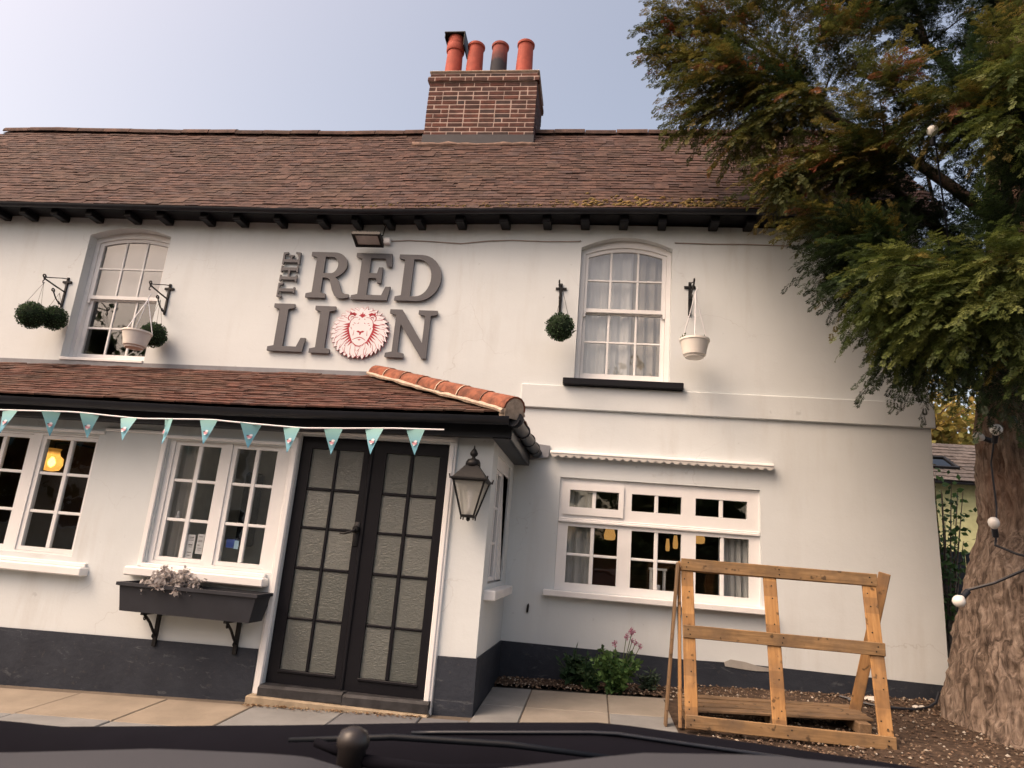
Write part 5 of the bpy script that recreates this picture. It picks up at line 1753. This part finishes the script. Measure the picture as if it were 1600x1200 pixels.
leafy('leafy_plant', 'tall dark green leafy plant between the porch corner and the flowers', -.12, -.20, 14, .38, .19, [(.025, .06, .03), (.04, .085, .04), (.05, .10, .05)], .13, aspect=.55)
leafy('leafy_plant', 'low grey green tuft between the flowers and the pallet frame', .57, -.20, 10, .20, .13, [(.04, .07, .045), (.06, .09, .06)], .10, aspect=.45)
leafy('leafy_plant', 'small dark green plant against the flowering plant', .03, -.33, 16, .27, .14, [(.03, .07, .03), (.05, .10, .04)], .09, aspect=.7)

# ================================================================== YEW TREE
yew = thing('yew_tree', 'huge old yew with fluted reddish trunk and drooping dark foliage beside the pub', 'tree', (3.85, -.75, gz(3.85, -.75)))
# trunk: fluted, flaring at the base
TP = [(-.2, 3.76, -.80, .92), (.25, 3.78, -.80, .86), (.6, 3.82, -.78, .79), (1.0, 3.85, -.76, .74), (1.5, 3.86, -.75, .64), (1.9, 3.88, -.73, .53), (2.3, 3.84, -.72, .50), (2.8, 3.84, -.70, .47), (3.4, 3.90, -.68, .40), (4.2, 3.93, -.65, .35), (5.4, 4.0, -.6, .30), (7, 4.1, -.5, .22), (9, 4.2, -.4, .10)]
tz_ = [q[0] for q in TP]
nz, na = 300, 320
V = np.zeros((nz, na, 3)); zs = np.concatenate([np.linspace(-.2, 3.2, 240), np.linspace(3.23, 9, 60)])


def vnoise(fa, fz):
    """smooth value noise on the unrolled bark, periodic round the trunk"""
    g_ = rng.uniform(-1, 1, (fz + 2, fa))
    u_ = np.arange(na) / na * fa; w_ = np.arange(nz) / nz * fz
    i0 = np.floor(u_).astype(int); j0 = np.floor(w_).astype(int); fu = u_ - i0; fw_ = w_ - j0
    fu = fu * fu * (3 - 2 * fu); fw_ = fw_ * fw_ * (3 - 2 * fw_)
    A = g_[j0][:, i0 % fa]; B = g_[j0][:, (i0 + 1) % fa]; C2 = g_[j0 + 1][:, i0 % fa]; D2 = g_[j0 + 1][:, (i0 + 1) % fa]
    top = A * (1 - fu) + B * fu; bot = C2 * (1 - fu) + D2 * fu
    return top * (1 - fw_)[:, None] + bot * fw_[:, None]


NB = .040 * (1 - 2 * np.abs(vnoise(22, 7))) + .032 * (1 - 2 * np.abs(vnoise(48, 17))) + .030 * (1 - 2 * np.abs(vnoise(96, 38))) + .012 * vnoise(160, 120)
flut = [(3, .10, .4), (5, .10, 1.3), (8, .08, 2.2), (13, .04, .7)]
for j, z in enumerate(zs):
    cx, cy, r0 = (np.interp(z, tz_, [q[k] for q in TP]) for k in (1, 2, 3))
    a = np.linspace(0, 2 * np.pi, na, endpoint=False); rr = np.ones(na)
    flare = 1.0 if z < 1.2 else max(.45, 1 - (z - 1.2) * .4)
    for f_i, (k, am, ph) in enumerate(flut):
        tw = .5 * z + .6 * math.sin(z * 1.3 + f_i) / (1 + f_i * .3)
        rr += flare * am * np.abs(np.sin(a * k / 2 + ph + tw * (1 if f_i % 2 else -1) * .5)) - flare * am * .5
    rr += .10 * np.exp(-((z - 1.55) / .25) ** 2) * np.exp(-(((a - 3.5 + np.pi) % (2 * np.pi) - np.pi) / .45) ** 2)     # burr
    rr += NB[j] * .95
    V[j, :, 0] = cx + r0 * rr * np.cos(a); V[j, :, 1] = cy + r0 * rr * np.sin(a); V[j, :, 2] = z
F = np.array([(j * na + i, j * na + (i + 1) % na, (j + 1) * na + (i + 1) % na, (j + 1) * na + i) for j in range(nz - 1) for i in range(na)])
t = NT('yew_bark'); v = t.coord('world', (9, 9, 1.6))
g = t.noise(v, 1.8, 8, .7, 1.2)
a = t.ramp(g, [(.34, (.055, .042, .035)), (.46, (.165, .124, .098)), (.56, (.30, .232, .185)), (.68, (.42, .345, .285))])
rd = t.noise(t.coord('world', (2, 2, .8)), 1.6, 5)
sx_ = t.new('ShaderNodeSeparateXYZ'); t.link(t.coord('world'), sx_.inputs[0])
mr = t.new('ShaderNodeMapRange'); mr.inputs[1].default_value = 1.5; mr.inputs[2].default_value = 2.3; t.link(sx_.outputs['Z'], mr.inputs[0])
red = t.math('MULTIPLY', t.ramp(rd, [(.38, 0.0), (.58, 1.0)]), t.math('MULTIPLY', mr.outputs[0], .45))
a = t.mix(red, a, (.24, .115, .072))
t.base(a, .9, .15); b1 = t.bump(g, 1.0, .06); t.bump(t.noise(t.coord('world', (4, 4, 1)), 14, 5, .7), .5, .02, b1)
BARK = t.m
TWIGB = plain('dark_branch_bark', (.045, .032, .026), .9, .1, var=.4, scale=12, bump=.6, bs=30, bd=.01)
np_object('trunk', V.reshape(-1, 3), F, BARK, yew, smooth=True)

# boughs: tip position, sprays spread round the outer part of each
TIPS = [  # x, y, z, spread, twigs, palette (0 shaded dark, 1 sun-warmed olive, 2 lit green)
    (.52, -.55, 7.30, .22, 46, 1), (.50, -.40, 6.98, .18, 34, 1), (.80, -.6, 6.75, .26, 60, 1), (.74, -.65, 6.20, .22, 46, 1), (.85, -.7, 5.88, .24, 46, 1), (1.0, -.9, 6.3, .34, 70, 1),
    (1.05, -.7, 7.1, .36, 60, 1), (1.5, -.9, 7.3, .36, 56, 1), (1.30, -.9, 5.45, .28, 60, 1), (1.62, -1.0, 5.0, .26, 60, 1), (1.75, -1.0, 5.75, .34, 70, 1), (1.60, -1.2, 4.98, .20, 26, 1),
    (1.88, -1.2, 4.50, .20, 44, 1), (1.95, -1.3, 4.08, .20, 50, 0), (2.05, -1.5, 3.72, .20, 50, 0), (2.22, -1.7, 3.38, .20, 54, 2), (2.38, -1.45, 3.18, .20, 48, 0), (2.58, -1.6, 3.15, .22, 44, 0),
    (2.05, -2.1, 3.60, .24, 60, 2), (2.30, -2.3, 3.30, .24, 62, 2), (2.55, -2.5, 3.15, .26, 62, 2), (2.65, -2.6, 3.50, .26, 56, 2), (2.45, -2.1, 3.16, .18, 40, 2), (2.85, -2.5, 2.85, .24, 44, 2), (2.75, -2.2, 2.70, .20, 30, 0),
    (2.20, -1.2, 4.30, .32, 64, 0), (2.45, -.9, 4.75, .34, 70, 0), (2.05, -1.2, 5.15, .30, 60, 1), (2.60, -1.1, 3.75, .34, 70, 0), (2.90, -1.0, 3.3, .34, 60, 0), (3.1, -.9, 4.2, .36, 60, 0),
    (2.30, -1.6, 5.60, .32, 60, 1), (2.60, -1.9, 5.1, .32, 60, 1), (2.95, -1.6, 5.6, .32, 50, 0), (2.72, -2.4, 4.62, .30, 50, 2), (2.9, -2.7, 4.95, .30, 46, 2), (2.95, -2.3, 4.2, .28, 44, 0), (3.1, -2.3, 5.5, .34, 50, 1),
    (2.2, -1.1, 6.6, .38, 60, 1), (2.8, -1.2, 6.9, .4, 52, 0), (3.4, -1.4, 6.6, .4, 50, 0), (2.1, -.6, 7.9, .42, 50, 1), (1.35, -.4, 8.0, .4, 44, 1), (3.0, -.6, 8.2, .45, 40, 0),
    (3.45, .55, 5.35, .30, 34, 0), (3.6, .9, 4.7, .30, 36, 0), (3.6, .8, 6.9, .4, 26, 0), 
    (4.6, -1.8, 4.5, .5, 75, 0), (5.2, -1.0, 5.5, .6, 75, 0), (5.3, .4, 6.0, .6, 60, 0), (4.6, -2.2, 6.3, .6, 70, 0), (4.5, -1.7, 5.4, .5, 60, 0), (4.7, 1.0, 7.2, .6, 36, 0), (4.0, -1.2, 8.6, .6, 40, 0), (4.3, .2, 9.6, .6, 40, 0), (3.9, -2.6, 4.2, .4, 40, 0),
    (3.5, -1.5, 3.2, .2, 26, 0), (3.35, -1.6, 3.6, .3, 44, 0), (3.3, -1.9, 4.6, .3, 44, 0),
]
PAL = [np.array([(.022, .040, .016), (.032, .056, .020), (.046, .074, .025), (.018, .030, .014)]),  # light and shade are put into the leaf colours, bough by bough
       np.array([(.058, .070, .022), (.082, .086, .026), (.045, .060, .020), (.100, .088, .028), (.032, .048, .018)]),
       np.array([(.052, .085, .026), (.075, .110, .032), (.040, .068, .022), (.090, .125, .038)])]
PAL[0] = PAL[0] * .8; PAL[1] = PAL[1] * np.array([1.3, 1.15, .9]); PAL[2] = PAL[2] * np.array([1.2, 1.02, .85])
LIMBS = [(4.4, (1.55, -.75, 6.25)), (3.7, (2.15, -1.0, 5.25)), (2.9, (2.45, -1.35, 3.95)), (2.8, (2.85, -2.05, 3.75)), (3.9, (3.0, -1.9, 5.2)), (5.0, (2.5, -.8, 7.3)),
         (3.5, (3.75, .7, 5.1)), (3.4, (5.0, -1.0, 5.5)), (5.5, (4.3, -.3, 8.6)), (3.2, (3.6, -1.7, 3.7))]
O_, D_, N_, L_, C_ = [], [], [], [], []


def trunk_at(z): return Vector((np.interp(z, tz_, [q[1] for q in TP]), np.interp(z, tz_, [q[2] for q in TP]), z))


def curve(st_, tip, lift1, lift2, wob):
    ln_ = (tip - st_).length
    c1 = st_.lerp(tip, .38) + Vector((random.gauss(0, wob), random.gauss(0, wob), lift1 * ln_)); c2 = st_.lerp(tip, .75) + Vector((random.gauss(0, wob), random.gauss(0, wob), lift2 * ln_))
    return lambda u_: st_ * (1 - u_) ** 3 + c1 * 3 * u_ * (1 - u_) ** 2 + c2 * 3 * u_ * u_ * (1 - u_) + tip * u_ ** 3


def twig(p0, tg, spread, pk, dark=1.0):
    off = Vector((random.gauss(0, 1), random.gauss(0, 1), random.gauss(-.15, .75))) * spread * .55
    b0 = p0 + off * .45
    dr = (tg * 1.0 + off.normalized() * .75 + Vector((0, 0, -.12))).normalized()
    tl = random.uniform(.22, .44)
    ns_ = int(tl * 36)
    base_c = PAL[pk][random.randrange(len(PAL[pk]))] * dark
    rr_ = random.random()
    if pk == 1 and rr_ < .045: base_c = np.array(random.choice([(.17, .048, .024), (.14, .058, .028), (.19, .08, .03)]))
    elif rr_ < .03 and dark == 1: base_c = np.array((.13, .105, .022))
    for j in range(ns_):
        v_ = (j + .5) / ns_
        o = b0 + dr * (tl * v_) + Vector((0, 0, -.16 * tl * v_ * v_))
        dr2 = (dr + Vector((0, 0, -.32 * v_))).normalized()
        sd_ = dr.cross(Vector((0, 0, 1))).normalized() * (1 if j % 2 else -1)
        d = (dr2 * .85 + sd_ * (.95 - .6 * v_) + Vector((0, 0, -.14)) + Vector((random.gauss(0, .18), random.gauss(0, .18), random.gauss(0, .16)))).normalized()
        O_.append(o[:]); D_.append(d[:]); L_.append(random.uniform(.06, .105) * (1.1 - .35 * v_)); C_.append(base_c * random.uniform(.75, 1.3))
        nn_ = Vector((0, 0, 1)) + Vector((random.gauss(0, .35), random.gauss(0, .35), 0)); N_.append(nn_[:])


limb_f = []
for zb, end in LIMBS:
    f = curve(trunk_at(zb), Vector(end), .10, .10, .12); limb_f.append((f, Vector(end)))
    m = MB(); m.tube([f(i / 12) for i in range(13)], [.065 * (1 - .72 * i / 12) for i in range(13)], 8); m.build('limb', TWIGB, yew, smooth=True)
    for k in range(120):
        u_ = random.uniform(.3, 1.02); p0 = f(min(1, u_)); tg = (f(min(1, u_ + .03)) - f(max(0, u_ - .03))).normalized()
        twig(p0, tg, .50, 0, .85)  # inner filler darkened, painting the shade inside the crown
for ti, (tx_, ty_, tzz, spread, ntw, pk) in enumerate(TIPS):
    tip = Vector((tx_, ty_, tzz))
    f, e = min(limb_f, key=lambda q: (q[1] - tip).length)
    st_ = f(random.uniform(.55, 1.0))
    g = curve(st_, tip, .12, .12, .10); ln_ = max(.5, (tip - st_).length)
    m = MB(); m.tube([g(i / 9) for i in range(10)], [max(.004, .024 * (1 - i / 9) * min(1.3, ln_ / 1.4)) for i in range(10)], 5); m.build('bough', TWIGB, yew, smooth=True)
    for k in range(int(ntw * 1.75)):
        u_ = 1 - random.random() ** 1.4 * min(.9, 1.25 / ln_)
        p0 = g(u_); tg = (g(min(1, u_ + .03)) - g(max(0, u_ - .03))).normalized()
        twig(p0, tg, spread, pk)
O_, D_, N_, L_, C_ = (np.array(q, dtype=float) for q in (O_, D_, N_, L_, C_))
S_ = np.cross(D_, N_); S_ /= np.linalg.norm(S_, axis=1, keepdims=True); N_ = np.cross(S_, D_)
VV, CC = [], []
npair = 6
for k in range(npair):
    f_ = (k + .6) / npair
    for sg in (-1, 1):
        B_ = O_ + D_ * (L_ * f_)[:, None]
        dn = D_ * .62 + S_ * sg * .80 + N_ * rng.normal(.05, .18, (len(O_), 1)); dn /= np.linalg.norm(dn, axis=1, keepdims=True)
        nl = (.029 * (1.1 - .45 * abs(f_ - .4)) * rng.uniform(.85, 1.15, len(O_)))[:, None]
        pd = np.cross(dn, N_); pd /= np.linalg.norm(pd, axis=1, keepdims=True)
        wdt = .0044
        VV.append(np.stack([B_, B_ + dn * nl * .5 + pd * wdt, B_ + dn * nl, B_ + dn * nl * .5 - pd * wdt], 1)); CC.append(C_ * rng.uniform(.85, 1.15, (len(O_), 1)))
# tip needle pair closing the shoot
VV.append(np.stack([O_ + D_ * (L_ * .75)[:, None], O_ + D_ * L_[:, None] + S_ * .006, O_ + D_ * (L_ + .022)[:, None], O_ + D_ * L_[:, None] - S_ * .006], 1)); CC.append(C_ * 1.15)
VV = np.concatenate(VV); CC = np.concatenate(CC)
np_object('crown', VV.reshape(-1, 3), np.arange(len(VV) * 4).reshape(-1, 4), MAT['leaf'], yew, CC)
print('yew quads', len(VV))

# small sprout of needles on the trunk
P, D = [], []
for k in range(520):
    P.append((3.30 + random.gauss(0, .10), -1.60 + random.gauss(0, .05), .95 + random.gauss(0, .05))); D.append((random.gauss(0, .6), -1 + random.gauss(0, .4), random.gauss(.1, .5)))
sp_ = leaf_cloud(np.array(P), np.array(D), rng.uniform(.03, .055, len(P)), PAL[2][rng.integers(0, 4, len(P))], 'sprout', MAT['leaf'], yew, .35)
tag(sp_, kind='stuff')

# festoon lights on the tree
fs_ = thing('festoon_lights', 'black cable with white globe bulbs wound round the yew trunk', 'string lights', (3.0, -1.4, 1.3))
BW = plain('white_bulb', (.74, .73, .70), .25, .5, bump=0, var=.04)
def bulb(p_, d, r_=.042, cab_=None):
    p_ = Vector(p_); d = Vector(d).normalized(); q = d.to_track_quat('Z', 'Y').to_matrix().to_4x4(); M = Matrix.Translation(p_) @ q
    m = MB(); m.lathe([(.014, -.055), (.016, -.045), (.026, -.035), (r_ * .92, -.018), (r_, .004), (r_ * .85, .026), (r_ * .45, .040), (.002, .044)], (0, 0, 0), 16, M=M); m.build('bulb', BW, fs_, smooth=True)
    m = MB(); m.lathe([(.012, -.12), (.022, -.11), (.022, -.05), (.016, -.045)], (0, 0, 0), 12, M=M); m.build('socket', MAT['black_plastic'], fs_, auto=40)
bulb((2.68, -1.45, 1.27), (-.55, -.15, -.55), .044)
bulb((3.03, -1.33, 1.868), (-.2, -.3, .8), .040)
bulb((3.115, -1.32, 2.60), (-.1, -.5, .75), .046)
bulb((3.07, -1.15, 2.57), (-.9, -.2, .2), .036)
bulb((2.51, -1.95, 4.86), (-.1, -.3, .85), .042)
m = MB()
m.tube([(2.75, -1.42, 1.35), (2.90, -1.52, 1.42), (3.08, -1.58, 1.53), (3.3, -1.62, 1.66), (3.6, -1.6, 1.8), (4.0, -1.42, 1.95), (4.4, -1.15, 2.0), (4.5, -.8, 2.0)], .011, 6)
m.tube([(3.05, -1.30, 1.74), (3.02, -1.34, 1.70), (3.12, -1.43, 1.64), (3.3, -1.50, 1.60), (3.6, -1.55, 1.60), (4.0, -1.48, 1.62), (4.4, -1.2, 1.62), (4.58, -.8, 1.62)], .010, 6)
m.tube([(3.05, -1.30, 1.74), (3.12, -1.22, 2.0), (3.12, -1.2, 2.35), (3.12, -1.27, 2.52), (3.16, -1.1, 3.0), (2.9, -1.3, 4.0), (2.55, -1.9, 4.76)], .007, 5)
m.build('cable', MAT['black_plastic'], fs_)

# cable and a pale stone lying at the foot of the trunk
m = MB(); m.tube([(2.20, -.30, .37), (2.4, -.42, .345), (2.62, -.47, .345), (2.78, -.42, .345), (2.9, -.36, .36), (2.97, -.34, .40), (3.02, -.30, .48)], .012, 6)
m.tube([(2.25, -.36, .355), (2.5, -.50, .345), (2.75, -.46, .345)], .010, 6)
tag(m.build('ground_cable', MAT['black_plastic']), 'black cable lying on the gravel between plinth and yew trunk', 'cable')
for i, (x, y, s) in enumerate(((2.80, -.36, .032), (2.86, -.33, .024), (2.55, -.16, .05))):
    m = MB(); m.lathe([(.4, -.4), (1, 0), (.8, .4), (.2, .6)], (0, 0, 0), 7, M=Matrix.Translation((x, y, gz(x, y) + .03)) @ Matrix.Diagonal((s * (2.2 if i == 2 else 1), s * 1.2, s, 1)))
    tag(m.build('stone', plain('pale_stone', (.52, .50, .46), .8, .2, bump=.3)), ('larger white stone beside the cable at the trunk', 'smaller white stone beside the cable at the trunk', 'flat pale stone against the plinth near the yew')[i], 'stone')

# ================================================================== BEHIND: neighbour, fence, shrub, trees
nh = thing('neighbour_house', 'low house with grey slate roof and yellow green wall behind the yew', 'house', (11, 16, 0))
m = MB(); m.box(5.5, 17, 14.3, 19.5, -.5, 4.35); m.build('wall', plain('yellow_green_wall', (.42, .43, .24), .9, .1, bump=.1), nh)
def nroof(x, s): return Vector((x, 13.85 + 3.0 * s, 4.36 + 1.62 * s))
m = MB(); a, b = nroof(5.2, 0), nroof(17.3, 1)
m.add([(5.2, a.y, a.z), (17.3, a.y, a.z), (17.3, b.y, b.z), (5.2, b.y, b.z), (17.3, 19.9, 4.36), (5.2, 19.9, 4.36)], [(0, 1, 2, 3), (3, 2, 4, 5)])
nr = m.build('roof', MAT['slate'], nh)
lay_tiles(nr, nroof, lambda s: (8.4, 13.0), 11, 1 / 11, .42, .42, .02, MAT['slate'], 300, name='slate', jit=.6, skip=lambda x, s: 9.85 < x < 10.85 and .2 < s < .6)
m = MB()
M = Matrix.Translation(nroof(10.25, .42) + Vector((0, -.03, .05))) @ Matrix.Rotation(math.atan2(1.62, 3.0), 4, 'X')
m.prism(rect(-.52, .52, -.48, .48), [rect(-.44, .44, -.40, .40)], -.04, .04, M=M @ Matrix.Rotation(R(-90), 4, 'X')); sk_ = m.build('skylight', MAT['iron'], nh)
m = MB(); m.box(-.44, .44, -.40, .40, -.01, .0, M=M); m.build('pane', glass('skylight_glass', (.1, .12, .14), 1.0, .02), sk_)
gutter_path([(5.2, 13.78, 4.32), (17.3, 13.78, 4.32)], .07).build('gutter', MAT['black_plastic'], nh)
fn = thing('garden_fence', 'dark grey close boarded fence between pub corner and yew trunk', 'fence', (5, 2.6, gz(5, 1.5)))
for k in range(22):
    m = MB(); x = 3.5 + k * .152; m.box(x, x + .146, 2.50 + (.012 if k % 2 else 0), 2.525 + (.012 if k % 2 else 0), .15, 1.82 + random.uniform(-.004, .004), c=.004); m.build('fence_board', plain('fence_grey', (.05, .056, .064), .8, .2, bump=.3), fn) if k == 0 else None
    if k: m.build('fence_board', bpy.data.materials['fence_grey'], fn)
for z in (.5, 1.5):
    m = MB(); m.box(3.4, 7, 2.545, 2.60, z, z + .08); m.build('fence_rail', bpy.data.materials['fence_grey'], fn)


def bush(name, label, cat, centre, rad, n, pal, leaf, trunk=None, group=None):
    cx, cy, cz = centre
    t = thing(name, label, cat, (cx, cy, 0), group)
    m = MB()
    P, D = [], []
    nb = 16
    for k in range(nb):
        d = Vector((random.gauss(0, 1), random.gauss(0, 1), random.gauss(.2, .9))).normalized(); tip = Vector((cx + d.x * rad[0], cy + d.y * rad[1], cz + d.z * rad[2]))
        b0 = Vector((cx, cy, gz(cx, cy) if trunk is None else cz - rad[2] * .7)); mid = b0.lerp(tip, .5) + Vector((0, 0, rad[2] * .15))
        m.tube([b0, mid, tip], [.03 * rad[0] + .006, .02 * rad[0] + .004, .004], 5)
        for j in range(n // nb):
            u_ = random.uniform(.3, 1.05); q = b0.lerp(mid, u_ * 2) if u_ < .5 else mid.lerp(tip, u_ * 2 - 1)
            sp = .28 * u_
            P.append((q.x + random.gauss(0, sp * rad[0]), q.y + random.gauss(0, sp * rad[1]), q.z + random.gauss(0, sp * rad[2]))); D.append((random.gauss(0, 1), random.gauss(0, 1), random.gauss(-.2, .6)))
    if trunk: m.tube([(cx, cy, -.2), (cx + .1, cy, cz * .5), (cx, cy, cz)], [trunk, trunk * .8, trunk * .4], 8)
    m.build('trunk', BARK, t)
    pal = np.array(pal); nn_ = len(P)
    leaf_cloud(np.array(P), np.array(D), leaf * rng.uniform(.6, 1.2, nn_), pal[rng.integers(0, len(pal), nn_)] * rng.uniform(.8, 1.2, (nn_, 1)), 'crown', MAT['leaf'], t)
    return t


bush('shrub', 'leafy green shrub between the pub corner and the yew trunk', 'shrub', (4.22, 2.05, 2.2), (.36, .28, .5), 620, [(.09, .16, .045), (.13, .21, .065), (.05, .09, .03)], .085)
bush('garden_tree', 'autumn yellow leaved tree above the neighbouring slate roof', 'tree', (12.6, 22, 8.0), (2.6, 2.2, 2.4), 2600, [(.30, .24, .06), (.38, .28, .08), (.20, .19, .05)], .32, .18)
bush('garden_tree', 'green tree further along behind the neighbouring slate roof', 'tree', (18.5, 26, 8.5), (3.6, 3.0, 3.4), 2200, [(.12, .15, .04), (.18, .18, .05), (.08, .11, .03)], .36, .25)

# ================================================================== THE CAR THE PICTURE IS TAKEN FROM
car = thing('car_front', 'dark car bonnet wiper and dashboard seen along the bottom of the view', 'car', (-.1, -6.2, gz(0, -6.2)))
CARP = NT('car_paint'); CARP.base((.010, .013, .020), .3, .35)
RUB = plain('black_rubber', (.006, .006, .009), .9, .04, bump=0)
DASH = NT('dashboard_grain'); vv = DASH.coord('world'); DASH.base((.044, .046, .054), .8, .2); DASH.bump(DASH.noise(vv, 900, 2), .25, .001)
# bonnet: bowed sheet whose rear lip runs across the view
bxs = np.linspace(-1.15, .75, 40)
def lip(x): return np.interp(x, [-1.2, -.94, -.87, -.455, -.205, .034, .136, .261, .45, .75], [1.008, 1.017, 1.017, 1.063, 1.093, 1.118, 1.115, 1.112, 1.106, 1.090])
prof_ = [(-5.98, -.055), (-5.955, -.018), (-5.93, -.004), (-5.89, .0), (-5.84, -.012), (-5.5, -.12), (-5.1, -.26), (-4.85, -.36), (-4.75, -.46), (-4.72, -.7), (-4.74, -.95)]
m = MB(); vs = [(x, y, lip(x) + dz) for y, dz in prof_ for x in bxs]; nx = len(bxs)
m.add(vs, [(j * nx + i, j * nx + i + 1, (j + 1) * nx + i + 1, (j + 1) * nx + i) for j in range(len(prof_) - 1) for i in range(nx - 1)])
m.build('bonnet', RUB, car, smooth=True)
m = MB(); m.tube([(x, -5.935, lip(x) - .004) for x in np.linspace(-.25, .6, 24)], .0028, 6); m.build('bonnet_edge', CARP.m, car, smooth=True)
# scuttle: black trough between bonnet and windscreen
m = MB(); prof_ = [(-5.985, -.06), (-6.02, -.10), (-6.12, -.11), (-6.22, -.10), (-6.30, -.13)]
vs = [(x, y, lip(x) + dz) for y, dz in prof_ for x in bxs]
m.add(vs, [(j * nx + i, (j + 1) * nx + i, (j + 1) * nx + i + 1, j * nx + i + 1) for j in range(len(prof_) - 1) for i in range(nx - 1)]); m.build('scuttle', RUB, car, smooth=True)
# dashboard top with the instrument hump on the right
dxs = np.linspace(-.9, .75, 60)
def dtop(x): return np.interp(x, [-.9, -.55, -.39, -.26, -.225, -.19, -.15, -.117, -.033, .048, .154, .266, .4, .75], [1.10, 1.128, 1.149, 1.158, 1.153, 1.140, 1.140, 1.158, 1.176, 1.193, 1.203, 1.204, 1.20, 1.18])
prof_ = [(-6.27, -.05), (-6.31, -.012), (-6.35, 0), (-6.42, .002), (-6.52, -.012), (-6.66, -.06), (-6.70, -.14), (-6.72, -.5)]
m = MB(); nx = len(dxs); vs = [(x, y, dtop(x) + dz) for y, dz in prof_ for x in dxs]
m.add(vs, [(j * nx + i, (j + 1) * nx + i, (j + 1) * nx + i + 1, j * nx + i + 1) for j in range(len(prof_) - 1) for i in range(nx - 1)]); m.build('dashboard', DASH.m, car, smooth=True)
# wiper: pivot cap, arms, blade
m = MB(); m.lathe([(.015, -.05), (.016, -.010), (.0185, -.006), (.0185, .000), (.015, .009), (.008, .013), (.001, .014)], (-.262, -6.17, 1.128), 18); m.build('wiper_pivot', plain('worn_cap', (.022, .019, .019), .35, .4, bump=0), car, smooth=True)
m = MB(); m.tube([(-.25, -6.17, 1.108), (-.16, -6.16, 1.104), (.0, -6.13, 1.118), (.12, -6.10, 1.110)], [.007, .007, .005, .004], 8); m.tube([(-.262, -6.17, 1.11), (-.31, -6.16, 1.118)], .005, 6); m.build('wiper_arm', RUB, car, smooth=True)
m = MB(); m.tube([(-.40, -6.02, 1.078), (-.26, -6.0, 1.092), (-.10, -6.0, 1.100), (.06, -6.0, 1.098)], [.003, .0045, .0045, .003], 8); m.build('wiper_blade', plain('wiper_blue_black', (.006, .008, .012), .5, .15, bump=0), car, smooth=True)
m = MB(); m.box(.38, .56, -6.03, -5.99, 1.088, 1.112, c=.008); m.tube([(.36, -6.0, 1.085), (.62, -6.0, 1.095)], .007, 6); m.build('wiper_arm', bpy.data.materials['wiper_blue_black'], car)

# ================================================================== ACROSS THE ROAD (added to shape the light, seen only mirrored in the windows)
GRN = [(.045, .075, .025), (.065, .10, .032), (.03, .055, .02)]
for i, (x, y, z, rx, rz, lab) in enumerate(((-5.5, -25, 5.6, 4.4, 4.6, 'round green tree added across the road opposite the pub sign'),
                                            (3.5, -23, 4.6, 3.8, 3.9, 'lower green tree added across the road opposite the wide window'), (12, -24, 5.4, 4.3, 4.5, 'tall green tree added across the road opposite the yew'),
                                            (-24, -20, 5.0, 4.2, 4.2, 'added green tree at the end of the row across the road'))):
    bush('sky_screen_tree', lab, 'tree', (x, y, z), (rx, 3.2, rz), 2600, GRN, .75, .3, 'trees added across the road')  # added out of view to hold low sky light off the pub wall
P, D = [], []
for k in range(5500):
    x = random.uniform(-7.5, 24); P.append((x, -18.5 + random.gauss(0, .35), random.uniform(-.1, 2.3 + .25 * math.sin(x * 1.7)))); D.append((random.gauss(0, 1), random.gauss(.4, 1), random.gauss(.3, 1)))
hd = thing('hedge', 'long clipped green hedge added across the road', 'hedge', (8, -18.5, gz(8, -18.5)))  # added behind the camera, cuts low sky light together with the trees
m = MB(); m.box(-7.6, 24, -18.8, -18.2, -.2, 2.1, c=.1); m.build('core', plain('hedge_core', (.02, .03, .012), .9, .1, bump=0), hd)
leaf_cloud(np.array(P), np.array(D), rng.uniform(.12, .22, len(P)), np.array(GRN)[rng.integers(0, 3, len(P))], 'leaves', MAT['leaf'], hd)

oh = thing('cottage', 'cream rendered cottage with brown roof added across the road', 'house', (-17, -23, 0))  # added out of view so the porch windows mirror something paler
m = MB(); m.box(-25, -9.5, -27, -21, -.5, 5.0); m.build('wall', plain('cream_render', (.62, .57, .47), .9, .1, bump=.1), oh)
m = MB(); m.add([(-25.4, -20.6, 4.9), (-9.1, -20.6, 4.9), (-9.1, -24, 7.6), (-25.4, -24, 7.6), (-9.1, -27.4, 4.9), (-25.4, -27.4, 4.9)], [(0, 1, 2, 3), (3, 2, 4, 5), (1, 4, 2), (0, 3, 5)]); m.build('roof', MAT['tile'], oh)
for x in (-23.5, -20.5, -17.2, -14, -11.2):
    for z in (.9, 3.2):
        m = MB(); m.prism(rect(x - .6, x + .6, z, z + 1.25), [rect(x - .52, x + .52, z + .08, z + 1.17)], 0, .08, M=Matrix.Translation((0, -20.99, 0))); wq = m.build('window', MAT['white_paint'], oh)
        m = MB(); m.box(x - .52, x + .52, -20.985, -20.97, z + .08, z + 1.17); m.build('pane', plain('dark_pane', (.03, .035, .04), .1, .5, bump=0), wq)
